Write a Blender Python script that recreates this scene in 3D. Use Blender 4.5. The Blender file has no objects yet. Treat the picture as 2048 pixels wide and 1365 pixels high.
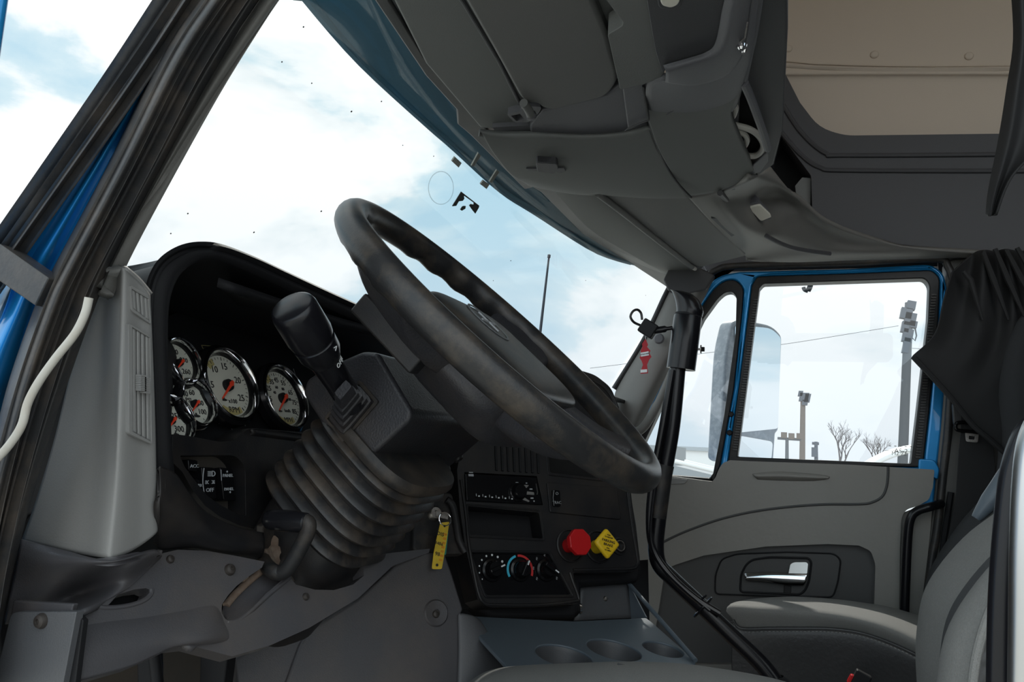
import bpy, bmesh, math, random
from mathutils import Vector, Matrix
from mathutils.bvhtree import BVHTree
random.seed(7)
S = bpy.context.scene
COL = S.collection
# ------------------------------------------------------------------ camera (photographer stands by the open driver's door)
W, H, F = 2048., 1365., 1600.
CAM = Vector((-1.5, 0, 1.75))
psi, tht, rol = math.radians(20), math.radians(7.7), math.radians(3)
DV = Vector((math.cos(psi)*math.cos(tht), math.sin(psi)*math.cos(tht), math.sin(tht)))
r0 = DV.cross(Vector((0, 0, 1))).normalized(); u0 = r0.cross(DV)
RV = r0*math.cos(rol) + u0*math.sin(rol)
UV = -r0*math.sin(rol) + u0*math.cos(rol)
cd = bpy.data.cameras.new('camera'); cam = bpy.data.objects.new('camera', cd); COL.objects.link(cam)
cd.sensor_width = 36; cd.lens = F/W*36; cd.clip_start = .02; cd.clip_end = 2000
M = Matrix((RV, UV, -DV)).transposed().to_4x4(); M.translation = CAM
cam.matrix_world = M; S.camera = cam

def ray(x, y): return (DV*F + RV*(x-W/2) + UV*(H/2-y)).normalized()
def isect(x, y, n, p):
    v = ray(x, y); return CAM + v*((p-CAM).dot(n)/v.dot(n))
class PL:
    """a plane of the place; at(x, y) reads a sighted direction off it"""
    def __init__(s, n, p):
        s.n = Vector(n).normalized(); s.p = Vector(p)
        if s.n.dot(CAM-s.p) < 0: s.n = -s.n
    def at(s, x, y): return isect(x, y, s.n, s.p)
    def off(s, d): return PL(s.n, s.p + s.n*d)
def pX(v): return PL((1, 0, 0), (v, 0, 0))
def pY(v): return PL((0, 1, 0), (0, v, 0))
def pZ(v): return PL((0, 0, 1), (0, 0, v))
def proj(p):
    v = p-CAM; z = v.dot(DV); return (W/2+F*v.dot(RV)/z, H/2-F*v.dot(UV)/z)

# ------------------------------------------------------------------ materials
MATS = {}
def srgb(r, g, b):
    f = lambda c: (c/255/12.92) if c/255 <= .04045 else ((c/255+.055)/1.055)**2.4
    return (f(r), f(g), f(b), 1)
def mat(name, col, rough=.5, metal=0., bump=0., bscale=400., dirt=None, damt=.5, dscale=9., spec=.5, coat=0., stretch=None, vary=0.):
    m = bpy.data.materials.new(name); m.use_nodes = True
    N = m.node_tree.nodes; L = m.node_tree.links; b = N['Principled BSDF']
    b.inputs['Base Color'].default_value = col if len(col) == 4 else (*col, 1)
    b.inputs['Roughness'].default_value = rough; b.inputs['Metallic'].default_value = metal
    b.inputs['Specular IOR Level'].default_value = spec; b.inputs['Coat Weight'].default_value = coat
    tc = N.new('ShaderNodeTexCoord')
    src = tc.outputs['Object']
    if stretch:
        mp = N.new('ShaderNodeMapping'); mp.inputs['Scale'].default_value = stretch
        L.new(src, mp.inputs['Vector']); src = mp.outputs['Vector']
    if bump:
        n = N.new('ShaderNodeTexNoise'); n.inputs['Scale'].default_value = bscale; n.inputs['Detail'].default_value = 4
        L.new(src, n.inputs['Vector'])
        bp = N.new('ShaderNodeBump'); bp.inputs['Strength'].default_value = bump; bp.inputs['Distance'].default_value = .002
        L.new(n.outputs['Fac'], bp.inputs['Height']); L.new(bp.outputs['Normal'], b.inputs['Normal'])
    if dirt or vary:
        n = N.new('ShaderNodeTexNoise'); n.inputs['Scale'].default_value = dscale; n.inputs['Detail'].default_value = 8; n.inputs['Roughness'].default_value = .65
        L.new(tc.outputs['Object'], n.inputs['Vector'])
        r = N.new('ShaderNodeValToRGB')
        r.color_ramp.elements[0].position = .45; r.color_ramp.elements[1].position = .75
        dc = dirt if dirt else tuple(c*(1+vary) for c in col[:3])
        r.color_ramp.elements[0].color = (*col[:3], 1)
        r.color_ramp.elements[1].color = tuple(col[i]*(1-damt)+dc[i]*damt for i in range(3))+(1,)
        L.new(n.outputs['Fac'], r.inputs['Fac']); L.new(r.outputs['Color'], b.inputs['Base Color'])
    MATS[name] = m; return m
DIRT = (.16, .12, .085)
mat('black_plastic', (.012, .012, .0135), .42, spec=.35, bump=.12, bscale=900, dirt=DIRT, damt=.12, dscale=14)
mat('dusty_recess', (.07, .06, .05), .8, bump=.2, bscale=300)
mat('black_dusty', (.016, .016, .017), .5, spec=.35, bump=.15, bscale=700, dirt=DIRT, damt=.4, dscale=18)
mat('boot_rubber', (.019, .0185, .0195), .36, spec=.4, bump=.1, bscale=500, dirt=DIRT, damt=.55, dscale=16)
mat('rim_vinyl', (.017, .017, .018), .36, spec=.4, bump=.1, bscale=600, dirt=(.2, .15, .1), damt=.3, dscale=22)
mat('hood_black', (.011, .011, .0125), .6, bump=.15, bscale=800, spec=.2)
mat('gloss_black', (.006, .006, .007), .16, spec=.3)
mat('soft_black', (.009, .009, .0105), .6, spec=.3, bump=.1, bscale=800)
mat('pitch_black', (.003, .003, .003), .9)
mat('shroud_vinyl', (.025, .025, .029), .42, spec=.4, bump=.35, bscale=420, dirt=DIRT, damt=.15)
mat('dark_grey_plastic', (.058, .056, .061), .5, bump=.15, bscale=700, dirt=DIRT, damt=.3, dscale=7)
mat('console_grey', (.075, .078, .085), .45, bump=.2, bscale=800, dirt=DIRT, damt=.08)
mat('tray_grey', (.10, .125, .15), .42, bump=.15, bscale=900)
mat('grey_plastic', (.225, .222, .215), .45, bump=.12, bscale=700, vary=.1, dscale=6)
mat('headliner_grey', (.16, .165, .16), .7, bump=.15, bscale=600)
mat('visor_vinyl', (.135, .135, .13), .6, bump=.15, bscale=500)
mat('overhead_grey', (.105, .105, .115), .5, bump=.25, bscale=900)
mat('overhead_dark', (.055, .055, .06), .55, bump=.2, bscale=900)
mat('door_grey', (.245, .234, .215), .55, bump=.35, bscale=60, vary=.15, dscale=5)
mat('door_dark', (.06, .06, .06), .5, bump=.1, bscale=700)
mat('pillar_grey', (.15, .145, .135), .5, bump=.15, bscale=700)
mat('beige_panel', (.62, .53, .44), .75, bump=.1, bscale=300)
mat('fabric_grey', (.19, .188, .18), .85, bump=.5, bscale=1100, vary=.35, dscale=500)
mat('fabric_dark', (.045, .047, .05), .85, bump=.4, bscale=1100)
mat('vinyl_black', (.03, .03, .031), .42, bump=.35, bscale=120)
mat('curtain_cloth', (.014, .014, .015), .75, bump=.3, bscale=60)
mat('seal_rubber', (.030, .030, .031), .42, bump=.2, bscale=200, dirt=DIRT, damt=.4, dscale=22)
mat('blue_paint', (.015, .28, .66), .3, metal=.35, coat=.6, bump=.03, bscale=3000)
mat('visor_blue', (.06, .17, .25), .5, bump=.1, bscale=100)
mat('chrome', (.8, .8, .82), .08, metal=1)
mat('brushed_chrome', (.55, .55, .54), .3, metal=1)
mat('dark_screw', (.045, .038, .034), .5, metal=.3)
mat('soft_ink', (.42, .44, .46), .5)
mat('steel', (.4, .38, .36), .4, metal=1, dirt=(.12, .07, .04), damt=.6, dscale=200)
mat('rust', (.16, .11, .08), .8, dirt=(.3, .25, .2), damt=.6, dscale=80)
mat('dial_ivory', (.62, .62, .54), .5)
mat('dial_ink', (.02, .02, .02), .6)
mat('dial_yellow', (.45, .38, .16), .6)
mat('needle_red', (.85, .06, .02), .4)
mat('white_ink', (.75, .77, .78), .5)
mat('grey_ink', (.3, .31, .32), .5)
mat('cyan_ink', (.05, .5, .7), .5)
mat('red_ink', (.6, .03, .03), .5)
mat('red_plastic', (.55, .01, .012), .32)
mat('yellow_plastic', (.80, .52, .015), .4)
mat('tag_yellow', (.72, .50, .03), .5, dirt=(.4, .25, .02), damt=.3, dscale=60)
mat('orange_ink', (.75, .25, .02), .5)
mat('green_plastic', (.02, .22, .16), .4)
mat('freshener_red', (.42, .02, .03), .7)
mat('white_cable', (.62, .60, .55), .45)
mat('wire_white', (.52, .50, .45), .5, dirt=(.4, .33, .25), damt=.5, dscale=40)
mat('lens', (.75, .72, .63), .35, bump=.3, bscale=300)
mat('floor_rubber', (.09, .08, .07), .8, dirt=DIRT, damt=.5)
mat('wood_pole', (.16, .13, .11), .9, bump=.3, bscale=30)
mat('grey_pole', (.12, .125, .135), .9)
mat('pole_gear', (.09, .10, .12), .8)
mat('bark', (.13, .11, .11), .9)
mat('gravel', (.45, .44, .41), .95, vary=.3, dscale=3)
mat('white_paint', (.8, .8, .8), .4)
mat('building_grey', (.42, .45, .48), .8)
mat('trailer_grey', (.3, .32, .34), .6)
mat('mirror_shell', (.35, .38, .42), .5, bump=.6, bscale=60, dirt=(.7, .72, .75), damt=.6, dscale=50)
mat('mirror_glass', (.86, .9, .92), .02, metal=1)
mat('grip_black', (.009, .009, .011), .25, spec=.4)
mat('lever_black', (.007, .007, .009), .26, spec=.35)
mat('belt_web', (.02, .02, .021), .8, bump=.3, bscale=800)
mat('sticker_black', (.02, .025, .025), .7)
mat('pad_grey', (.32, .33, .3), .8)
def glass(name, fac=.06, tint=(1, 1, 1), rough=0.):
    m = bpy.data.materials.new(name); m.use_nodes = True; N = m.node_tree.nodes; L = m.node_tree.links
    N.clear(); o = N.new('ShaderNodeOutputMaterial'); mx = N.new('ShaderNodeMixShader')
    t = N.new('ShaderNodeBsdfTransparent'); t.inputs['Color'].default_value = (*tint, 1)
    g = N.new('ShaderNodeBsdfGlossy'); g.inputs['Roughness'].default_value = rough
    mx.inputs[0].default_value = fac
    L.new(t.outputs[0], mx.inputs[1]); L.new(g.outputs[0], mx.inputs[2]); L.new(mx.outputs[0], o.inputs['Surface'])
    MATS[name] = m
glass('window_glass', .035, (.97, .985, .985))
glass('gauge_glass', .03)
def haze(name, fac, col):
    m = bpy.data.materials.new(name); m.use_nodes = True; N = m.node_tree.nodes; L = m.node_tree.links
    N.clear(); o = N.new('ShaderNodeOutputMaterial'); mx = N.new('ShaderNodeMixShader')
    t = N.new('ShaderNodeBsdfTransparent'); g = N.new('ShaderNodeBsdfDiffuse'); g.inputs['Color'].default_value = (*col, 1)
    mx.inputs[0].default_value = fac
    L.new(t.outputs[0], mx.inputs[1]); L.new(g.outputs[0], mx.inputs[2]); L.new(mx.outputs[0], o.inputs['Surface'])
    MATS[name] = m
haze('smudge', .22, (.3, .35, .35))

# ------------------------------------------------------------------ object helpers
ORG = {}
def mk(name, bm, m, parent=None, angle=35, recalc=False):
    if recalc: bmesh.ops.recalc_face_normals(bm, faces=bm.faces)
    me = bpy.data.meshes.new(name); bm.to_mesh(me); bm.free()
    me.materials.append(MATS[m] if isinstance(m, str) else m)
    for p in me.polygons: p.use_smooth = True
    me.set_sharp_from_angle(angle=math.radians(angle))
    o = bpy.data.objects.new(name, me); COL.objects.link(o)
    if parent is None:
        o_org = Vector((0, 0, 0))
    else:
        o.parent = parent; o.location = -ORG[parent]; o_org = Vector((0, 0, 0))
    ORG[o] = o_org
    return o
def tag(o, label, cat, group=None, kind=None):
    o['label'] = label; o['category'] = cat
    if group: o['group'] = group
    if kind: o['kind'] = kind
    return o
def thing(name, loc, label, cat, group=None, kind=None):
    o = bpy.data.objects.new(name, None); COL.objects.link(o); o.location = loc; ORG[o] = Vector(loc)
    o.empty_display_size = .05
    return tag(o, label, cat, group, kind)
def bev(o, w, seg=2, ang=40):
    b = o.modifiers.new('bevel', 'BEVEL'); b.width = w; b.segments = seg; b.limit_method = 'ANGLE'; b.angle_limit = math.radians(ang); b.use_clamp_overlap = True; b.harden_normals = True
    return o
def sub(o, n=1):
    s = o.modifiers.new('subdiv', 'SUBSURF'); s.levels = n; s.render_levels = n; return o
def crom(P, n, closed=False):
    """smooth curve through points, n samples"""
    P = [Vector(p) for p in P]; k = len(P); out = []
    segs = k if closed else k-1
    if k == 1: return [P[0].copy() for _ in range(n)]
    for i in range(n):
        t = i*segs/(n if closed else n-1); a = min(int(t), segs-1); u = t-a
        g = (lambda j: P[j % k]) if closed else (lambda j: P[max(0, min(k-1, j))])
        p0, p1, p2, p3 = g(a-1), g(a), g(a+1), g(a+2)
        out.append(.5*((2*p1)+(p2-p0)*u+(2*p0-5*p1+4*p2-p3)*u*u+(3*p1-p0-3*p2+p3)*u**3))
    return out
def rnd(pix, r=0, seg=4):
    """round the corners of an outline; a third value on a corner is its own radius"""
    out = []; k = len(pix)
    for i, q in enumerate(pix):
        p = Vector(q[:2]); rr = q[2] if len(q) > 2 else r
        if rr <= 0: out.append(p); continue
        a = Vector(pix[i-1][:2])-p; b = Vector(pix[(i+1) % k][:2])-p
        d = min(rr, a.length*.48, b.length*.48)
        A = p+a.normalized()*d; B = p+b.normalized()*d
        for j in range(seg+1):
            t = j/seg; out.append((1-t)**2*A+2*t*(1-t)*p+t*t*B)
    return out
def loops_face(bm, loops):
    es = []
    for lp in loops:
        vs = [bm.verts.new(p) for p in lp]
        es += [bm.edges.new((vs[i], vs[(i+1) % len(vs)])) for i in range(len(vs))]
    if len(loops) == 1: return [bm.faces.new(vs)]
    r = bmesh.ops.triangle_fill(bm, use_beauty=True, use_dissolve=False, edges=es)
    return [f for f in r['geom'] if isinstance(f, bmesh.types.BMFace)]
def add_slab(bm, loops, n, depth):
    b2 = bmesh.new(); fs = loops_face(b2, loops)
    r = bmesh.ops.extrude_face_region(b2, geom=fs)
    vs = [v for v in r['geom'] if isinstance(v, bmesh.types.BMVert)]
    bmesh.ops.translate(b2, verts=vs, vec=-n*depth)
    bmesh.ops.recalc_face_normals(b2, faces=b2.faces)
    t = bpy.data.meshes.new('tmp'); b2.to_mesh(t); b2.free(); bm.from_mesh(t); bpy.data.meshes.remove(t)
def plate(name, pix, pl, depth, m, parent=None, r=0, bv=.002, holes=(), smooth=0, seg=2, hr=0):
    """a panel of real thickness: outline sighted on plane pl, thickness going away from the viewer's side"""
    P = [tuple(q) for q in crom([(*q[:2], 0) for q in pix], len(pix)*smooth, True)] if smooth else rnd(pix, r)
    lp = [[pl.at(p[0], p[1]) for p in P]]+[[pl.at(p[0], p[1]) for p in rnd(h, hr)] for h in holes]
    bm = bmesh.new(); add_slab(bm, lp, pl.n, depth)
    o = mk(name, bm, m, parent)
    if bv: bev(o, bv, seg)
    return o
def slab3(name, loops, n, depth, m, parent=None, bv=0, seg=2):
    bm = bmesh.new(); add_slab(bm, loops, Vector(n).normalized(), depth); o = mk(name, bm, m, parent)
    if bv: bev(o, bv, seg)
    return o
def grid_bm(rows, closed_u=False, closed_v=False, cap=False):
    bm = bmesh.new(); V = [[bm.verts.new(p) for p in r] for r in rows]
    nu, nv = len(V), len(V[0])
    for i in range(nu if closed_u else nu-1):
        for j in range(nv if closed_v else nv-1):
            try: bm.faces.new((V[i][j], V[(i+1) % nu][j], V[(i+1) % nu][(j+1) % nv], V[i][(j+1) % nv]))
            except ValueError: pass
    if cap:
        for r in (V[0], V[-1]):
            try: bm.faces.new(r)
            except ValueError: pass
    return bm
def surf(name, rows, m, parent=None, nu=24, nv=24, thick=.006, closed_v=False):
    """smooth sheet of real thickness through rows of points"""
    rr = [crom(r, nv, closed_v) for r in rows]
    cols = [crom([r[j] for r in rr], nu) for j in range(nv)]
    bm = grid_bm([[cols[j][i] for j in range(nv)] for i in range(nu)], closed_v=closed_v)
    s = 0
    bm.normal_update()
    for f in bm.faces: s += f.normal.dot(CAM-f.calc_center_median())*f.calc_area()
    if s < 0: bmesh.ops.reverse_faces(bm, faces=bm.faces)
    o = mk(name, bm, m, parent, 60)
    if thick:
        so = o.modifiers.new('solid', 'SOLIDIFY'); so.thickness = thick; so.offset = -1
    return o
def skin(name, rows, m, parent=None, nu=24, nv=32, cap=True, smooth_u=True):
    """closed body lofted through ring sections"""
    rr = [crom(r, nv, True) for r in rows]
    if smooth_u: 
        cols = [crom([r[j] for r in rr], nu) for j in range(nv)]
        rr = [[cols[j][i] for j in range(nv)] for i in range(nu)]
    bm = grid_bm(rr, closed_v=True, cap=cap)
    return mk(name, bm, m, parent, 50, recalc=True)
def frames(P, closed=False):
    n = len(P); T = []
    for i in range(n):
        a = P[(i-1) % n] if closed or i > 0 else P[0]; b = P[(i+1) % n] if closed or i < n-1 else P[-1]
        T.append((b-a).normalized())
    up = Vector((0, 0, 1)) if abs(T[0].z) < .9 else Vector((1, 0, 0))
    A = T[0].cross(up).normalized(); out = []
    for t in T:
        A = (A-t*A.dot(t)).normalized(); out.append((t, A, t.cross(A)))
    return out
def tube_bm(bm, P, r, res=10, closed=False, cap=True):
    P = [Vector(p) for p in P]; fr = frames(P, closed); rows = []
    if isinstance(r, (list, tuple)) and len(r) != len(P):
        k = len(r)-1; r = [r[min(int(i*k/(len(P)-1)), k-1)]*(1-(i*k/(len(P)-1)-min(int(i*k/(len(P)-1)), k-1)))+r[min(int(i*k/(len(P)-1)), k-1)+1]*(i*k/(len(P)-1)-min(int(i*k/(len(P)-1)), k-1)) for i in range(len(P))]
    for i, (p, (t, a, b)) in enumerate(zip(P, fr)):
        rr = r[i] if isinstance(r, (list, tuple)) else r
        rows.append([bm.verts.new(p+a*math.cos(q)*rr+b*math.sin(q)*rr) for q in [2*math.pi*k/res for k in range(res)]])
    n = len(rows)
    for i in range(n if closed else n-1):
        for k in range(res):
            bm.faces.new((rows[i][k], rows[i][(k+1) % res], rows[(i+1) % n][(k+1) % res], rows[(i+1) % n][k]))
    if cap and not closed: bm.faces.new(rows[0][::-1]); bm.faces.new(rows[-1])
def tube(name, P, r, m, parent=None, n=0, res=12, closed=False):
    if isinstance(r, (list, tuple)) and not n: n = len(P)
    if n: P = crom(P, n, closed)
    bm = bmesh.new(); tube_bm(bm, P, r, res, closed); return mk(name, bm, m, parent, recalc=True)
def basis(n, up=Vector((0, 0, 1))):
    n = n.normalized(); e1 = up.cross(n)
    if e1.length < 1e-4: e1 = Vector((1, 0, 0))
    e1.normalize(); return e1, n.cross(e1), n
def lathe_bm(bm, prof, c, n, seg=32, sq=None, e=None):
    e1, e2, n = e if e else basis(n); rows = []
    for r, h in prof:
        if r < 1e-6: rows.append([bm.verts.new(c+n*h)])
        else: rows.append([bm.verts.new(c+n*h+(e1*math.cos(2*math.pi*k/seg)+e2*math.sin(2*math.pi*k/seg))*r) for k in range(seg)])
    for a, b in zip(rows, rows[1:]):
        for k in range(seg):
            k2 = (k+1) % seg
            if len(a) == 1 and len(b) == 1: continue
            if len(a) == 1: bm.faces.new((a[0], b[k], b[k2]))
            elif len(b) == 1: bm.faces.new((a[k], b[0], a[k2]))
            else: bm.faces.new((a[k], b[k], b[k2], a[k2]))
def lathe(name, prof, c, n, m, parent=None, seg=32, e=None):
    bm = bmesh.new(); lathe_bm(bm, prof, Vector(c), Vector(n), seg, e=e); return mk(name, bm, m, parent, 40, recalc=True)
def box_bm(bm, c, ex, ey, ez):
    """box by centre and three half-vectors"""
    c = Vector(c); ex, ey, ez = Vector(ex), Vector(ey), Vector(ez)
    v = [bm.verts.new(c+ex*i+ey*j+ez*k) for i in (-1, 1) for j in (-1, 1) for k in (-1, 1)]
    for f in ((0, 1, 3, 2), (4, 6, 7, 5), (0, 4, 5, 1), (2, 3, 7, 6), (0, 2, 6, 4), (1, 5, 7, 3)): bm.faces.new([v[i] for i in f])
def box(name, c, ex, ey, ez, m, parent=None, bv=0, seg=2):
    bm = bmesh.new(); box_bm(bm, c, ex, ey, ez); o = mk(name, bm, m, parent, recalc=True)
    if bv: bev(o, bv, seg)
    return o
def text_bm(bm, s, c, e1, e2, size, thick=.0003, sx=1.):
    """raised or printed lettering, centred at c, along e1, upwards e2"""
    cu = bpy.data.curves.new('t', 'FONT'); cu.body = s; cu.size = size; cu.align_x = 'CENTER'; cu.align_y = 'CENTER'; cu.extrude = thick
    cu.resolution_u = 2
    to = bpy.data.objects.new('t', cu); me = bpy.data.meshes.new_from_object(to)
    n = e1.cross(e2); Mx = Matrix((e1*sx, e2, n)).transposed().to_4x4(); Mx.translation = c
    me.transform(Mx); bm.from_mesh(me); bpy.data.meshes.remove(me); bpy.data.objects.remove(to); bpy.data.curves.remove(cu)
def disc_bm(bm, c, n, r, h=.0006, seg=16): lathe_bm(bm, [(0, h), (r, h), (r, 0), (0, 0)], Vector(c), Vector(n), seg)
def arc_bm(bm, c, e1, e2, n, r0, r1, a0, a1, h=.0006, k=16):
    R = []
    for i in range(k+1):
        t = math.radians(a0+(a1-a0)*i/k); d = e1*math.cos(t)+e2*math.sin(t)
        R.append([bm.verts.new(p) for p in (c+d*r0, c+d*r0+n*h, c+d*r1+n*h, c+d*r1)])
    for a, b in zip(R, R[1:]):
        for j in range(4): bm.faces.new((a[j], b[j], b[(j+1) % 4], a[(j+1) % 4]))
    bm.faces.new(R[0][::-1]); bm.faces.new(R[-1])
def screw(name, c, n, r, parent, m='dark_screw'):
    bm = bmesh.new(); lathe_bm(bm, [(0, r*.35), (r*.3, r*.35), (r*.35, r*.6), (r*.8, r*.45), (r, 0), (r, -r*.3), (0, -r*.3)], Vector(c), Vector(n), 16)
    return mk(name, bm, m, parent, recalc=True)
# ------------------------------------------------------------------ sky and sun
S.view_settings.view_transform = 'Standard'; S.view_settings.look = 'None'; S.view_settings.exposure = 0; S.view_settings.gamma = 1
S.view_settings.use_curve_mapping = False
w = bpy.data.worlds.new('sky'); S.world = w; w.use_nodes = True
N = w.node_tree.nodes; L = w.node_tree.links; bg = N['Background']
tc = N.new('ShaderNodeTexCoord')
mp = N.new('ShaderNodeMapping'); mp.inputs['Scale'].default_value = (1, 1, 2.2); mp.inputs['Location'].default_value = (.35, .1, .2)
L.new(tc.outputs['Generated'], mp.inputs['Vector'])
n1 = N.new('ShaderNodeTexNoise'); n1.inputs['Scale'].default_value = 3.4; n1.inputs['Detail'].default_value = 9; n1.inputs['Roughness'].default_value = .52; n1.inputs['Distortion'].default_value = .25
L.new(mp.outputs['Vector'], n1.inputs['Vector'])
rp = N.new('ShaderNodeValToRGB'); e = rp.color_ramp.elements
e[0].position = .38; e[0].color = (.50, .74, .88, 1)
e[1].position = .56; e[1].color = (1.15, 1.17, 1.17, 1)
x = e.new(.46); x.color = (.68, .86, .94, 1); x = e.new(.50); x.color = (.98, 1.04, 1.06, 1)
L.new(n1.outputs['Fac'], rp.inputs['Fac'])
# hazier and bluer-grey towards the horizon
sp = N.new('ShaderNodeSeparateXYZ'); L.new(tc.outputs['Generated'], sp.inputs[0])
r2 = N.new('ShaderNodeValToRGB'); e = r2.color_ramp.elements
e[0].position = .0; e[0].color = (.75, .75, .75, 1); e[1].position = .30; e[1].color = (0, 0, 0, 1)
L.new(sp.outputs['Z'], r2.inputs['Fac'])
mx = N.new('ShaderNodeMixRGB'); L.new(r2.outputs['Color'], mx.inputs[0]); L.new(rp.outputs['Color'], mx.inputs[1]); mx.inputs[2].default_value = (.80, .88, .97, 1)
# added fill: unseen sky behind the photographer is boosted to brighten the cab
r3 = N.new('ShaderNodeMapRange'); r3.interpolation_type = 'SMOOTHSTEP'; L.new(sp.outputs['X'], r3.inputs['Value'])
r3.inputs['From Min'].default_value = .15; r3.inputs['From Max'].default_value = -.7; r3.inputs['To Min'].default_value = 1.0; r3.inputs['To Max'].default_value = 1.8
vm = N.new('ShaderNodeVectorMath'); vm.operation = 'SCALE'; L.new(mx.outputs[0], vm.inputs[0]); L.new(r3.outputs[0], vm.inputs['Scale'])
L.new(vm.outputs[0], bg.inputs['Color']); bg.inputs['Strength'].default_value = 1.0
sd = bpy.data.lights.new('sun', 'SUN'); so = bpy.data.objects.new('sun', sd); COL.objects.link(so)
sd.energy = 3.2; sd.angle = math.radians(1.2); sd.color = (1, .95, .87)
SUN = Vector((.66, .19, .72)).normalized()
so.rotation_euler = SUN.to_track_quat('Z', 'Y').to_euler(); so.location = (20, 14, 22)

# ------------------------------------------------------------------ outdoors
def struct(o, label, cat): return tag(o, label, cat, kind='structure')
bm = bmesh.new(); box_bm(bm, (40, 0, -.1), (160, 0, 0), (0, 160, 0), (0, 0, .1))
struct(mk('ground', bm, 'gravel'), 'gravel yard around the truck', 'ground')

def pole(name, base, top, X, r, m, label, group=None):
    t = thing(name, pX(X).at(*base), label, 'pole', group)
    a = pX(X).at(*top); b = pX(X).at(*base); b.z = 0
    tube('shaft', [b, a], [r*1.15, r*.85], m, t, 6)
    return t, a, b
# tall grey pole
p1, a, b = pole('utility_pole', (1800, 930), (1818, 606), 36, .19, 'grey_pole', 'tall grey utility pole near the right edge of the passenger window')
bm = bmesh.new(); q = pX(36)
for (x, y, sx, sy) in ((1822, 612, 7, 8), (1812, 628, 9, 10), (1820, 640, 9, 12), (1810, 655, 6, 10), (1826, 650, 6, 6), (1815, 672, 8, 12), (1812, 692, 5, 14)):
    c = q.at(x, y); box_bm(bm, c, (.2, 0, 0), (0, sx/1600*38, sx/1600*8), (0, -sy/1600*7, sy/1600*36))
mk('transformer_gear', bm, 'pole_gear', p1, recalc=True)
bm = bmesh.new(); tube_bm(bm, [q.at(1830, 655), q.at(1833, 672), q.at(1830, 682), q.at(1824, 676), q.at(1822, 664)], .03, 6); mk('hanging_loop', bm, 'pole_gear', p1)
bm = bmesh.new(); tube_bm(bm, [q.at(1806, 692), q.at(1815, 694), q.at(1818, 690)], .05, 6); mk('bracket', bm, 'pole_gear', p1)
# short wooden pole
p2, a, b = pole('utility_pole', (1604, 930), (1606, 790), 62, .2, 'wood_pole', 'short brown wooden pole with a cluster of floodlights on its top')
bm = bmesh.new(); q = pX(62)
for (x, y, sx, sy) in ((1601, 788, 4, 5), (1608, 795, 8, 8), (1615, 797, 5, 8), (1610, 806, 5, 5)):
    c = q.at(x, y); box_bm(bm, c, (.3, 0, 0), (0, sx/1600*64, 0), (0, -sy/1600*12, sy/1600*62))
mk('floodlight_cluster', bm, 'pole_gear', p2, recalc=True)
# crossarm lamp pole
p3, a, b = pole('utility_pole', (1574, 930), (1574, 876), 55, .12, 'grey_pole', 'thin grey pole with a crossarm carrying three floodlights')
q = pX(55); tube('crossarm', [q.at(1555, 877), q.at(1602, 880)], .09, 'grey_pole', p3)
for x, y in ((1568, 871), (1583, 873), (1599, 873)):
    box('floodlight', q.at(x, y), (.18, 0, 0), (0, .19, 0), (0, 0, .19), 'wood_pole', p3)
p4, a, b = pole('utility_pole', (1633, 930), (1632, 884), 90, .2, 'pole_gear', 'distant dark utility pole with a short crossarm behind the bare tree')
q = pX(90); tube('crossarm', [q.at(1624, 887), q.at(1638, 888)], .15, 'pole_gear', p4)
box('transformer', q.at(1629, 905), (.4, 0, 0), (0, .3, 0), (0, 0, .5), 'pole_gear', p4)
# overhead wire
q = pX(36)
for pts, lab in (([(1180, 737), (1300, 722), (1440, 703), (1560, 690), (1700, 668), (1797, 652)], 'thin overhead wire running from the tall grey pole past the mirror'),
                 ([(1824, 697), (1850, 700), (1930, 716)], 'short overhead wire leaving the tall grey pole to the right')):
    tag(tube('overhead_wire', [q.at(*p) for p in pts], .011, 'grey_pole', n=20, res=6), lab, 'wire')
# bare trees
def tree(px, py, X, h, label, seed):
    rr = random.Random(seed); base = pX(X).at(px, py); base.z = 0; bm = bmesh.new()
    def br(p, d, l, r, k):
        e = p+d*l; tube_bm(bm, [p, (p+e)/2+Vector((rr.uniform(-.03, .03)*l,)*3), e], [r, r*.85, r*.65], 5)
        if k == 0: return
        for i in range(3):
            v = Vector((rr.uniform(-1, 1), rr.uniform(-1, 1), rr.uniform(-.1, .9)))
            br(p+(e-p)*rr.uniform(.55, 1), (d+v*.75).normalized(), l*rr.uniform(.55, .75), r*.55, k-1)
    br(base, Vector((0, 0, 1)), h*.36, h*.02, 5)
    tag(mk('bare_tree', bm, 'bark'), label, 'tree')
tree(1680, 930, 70, 6.6, 'leafless brown tree beyond the yard, right of the short wooden pole', 3)
tree(1752, 930, 80, 5.6, 'small faint leafless tree just left of the tall grey pole', 5)
# buildings and vehicles low in the quarter window
t = thing('building', (52, 9, 0), 'low white building seen at the bottom of the quarter window', 'building')
q = pX(52); a = q.at(1300, 897); b = q.at(1470, 905)
box('wall', ((52+58)/2, (a.y+b.y)/2, a.z/2), (3, 0, 0), (0, abs(a.y-b.y)/2, 0), (0, 0, a.z/2), 'white_paint', t)
box('roof_edge', ((52+58)/2, (a.y+b.y)/2, a.z+.1), (3.2, 0, 0), (0, abs(a.y-b.y)/2+.2, 0), (0, 0, .12), 'building_grey', t)
t = thing('box_trailer', (30, 8, 0), 'grey box trailer parked beyond the passenger A-pillar', 'trailer')
q = pX(30); a = q.at(1275, 890); b = q.at(1352, 899)
box('body', (31.5, (a.y+b.y)/2, (a.z+1)/2), (1.4, 0, 0), (0, abs(a.y-b.y)/2, 0), (0, 0, (a.z-1)/2), 'trailer_grey', t)
for yy in (.3, .7):
    lathe('wheel', [(0, 0), (.5, 0), (.5, .3), (0, .3)], (30.1, a.y+(b.y-a.y)*yy, .5), (1, 0, 0), 'soft_black', t, 20)
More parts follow.
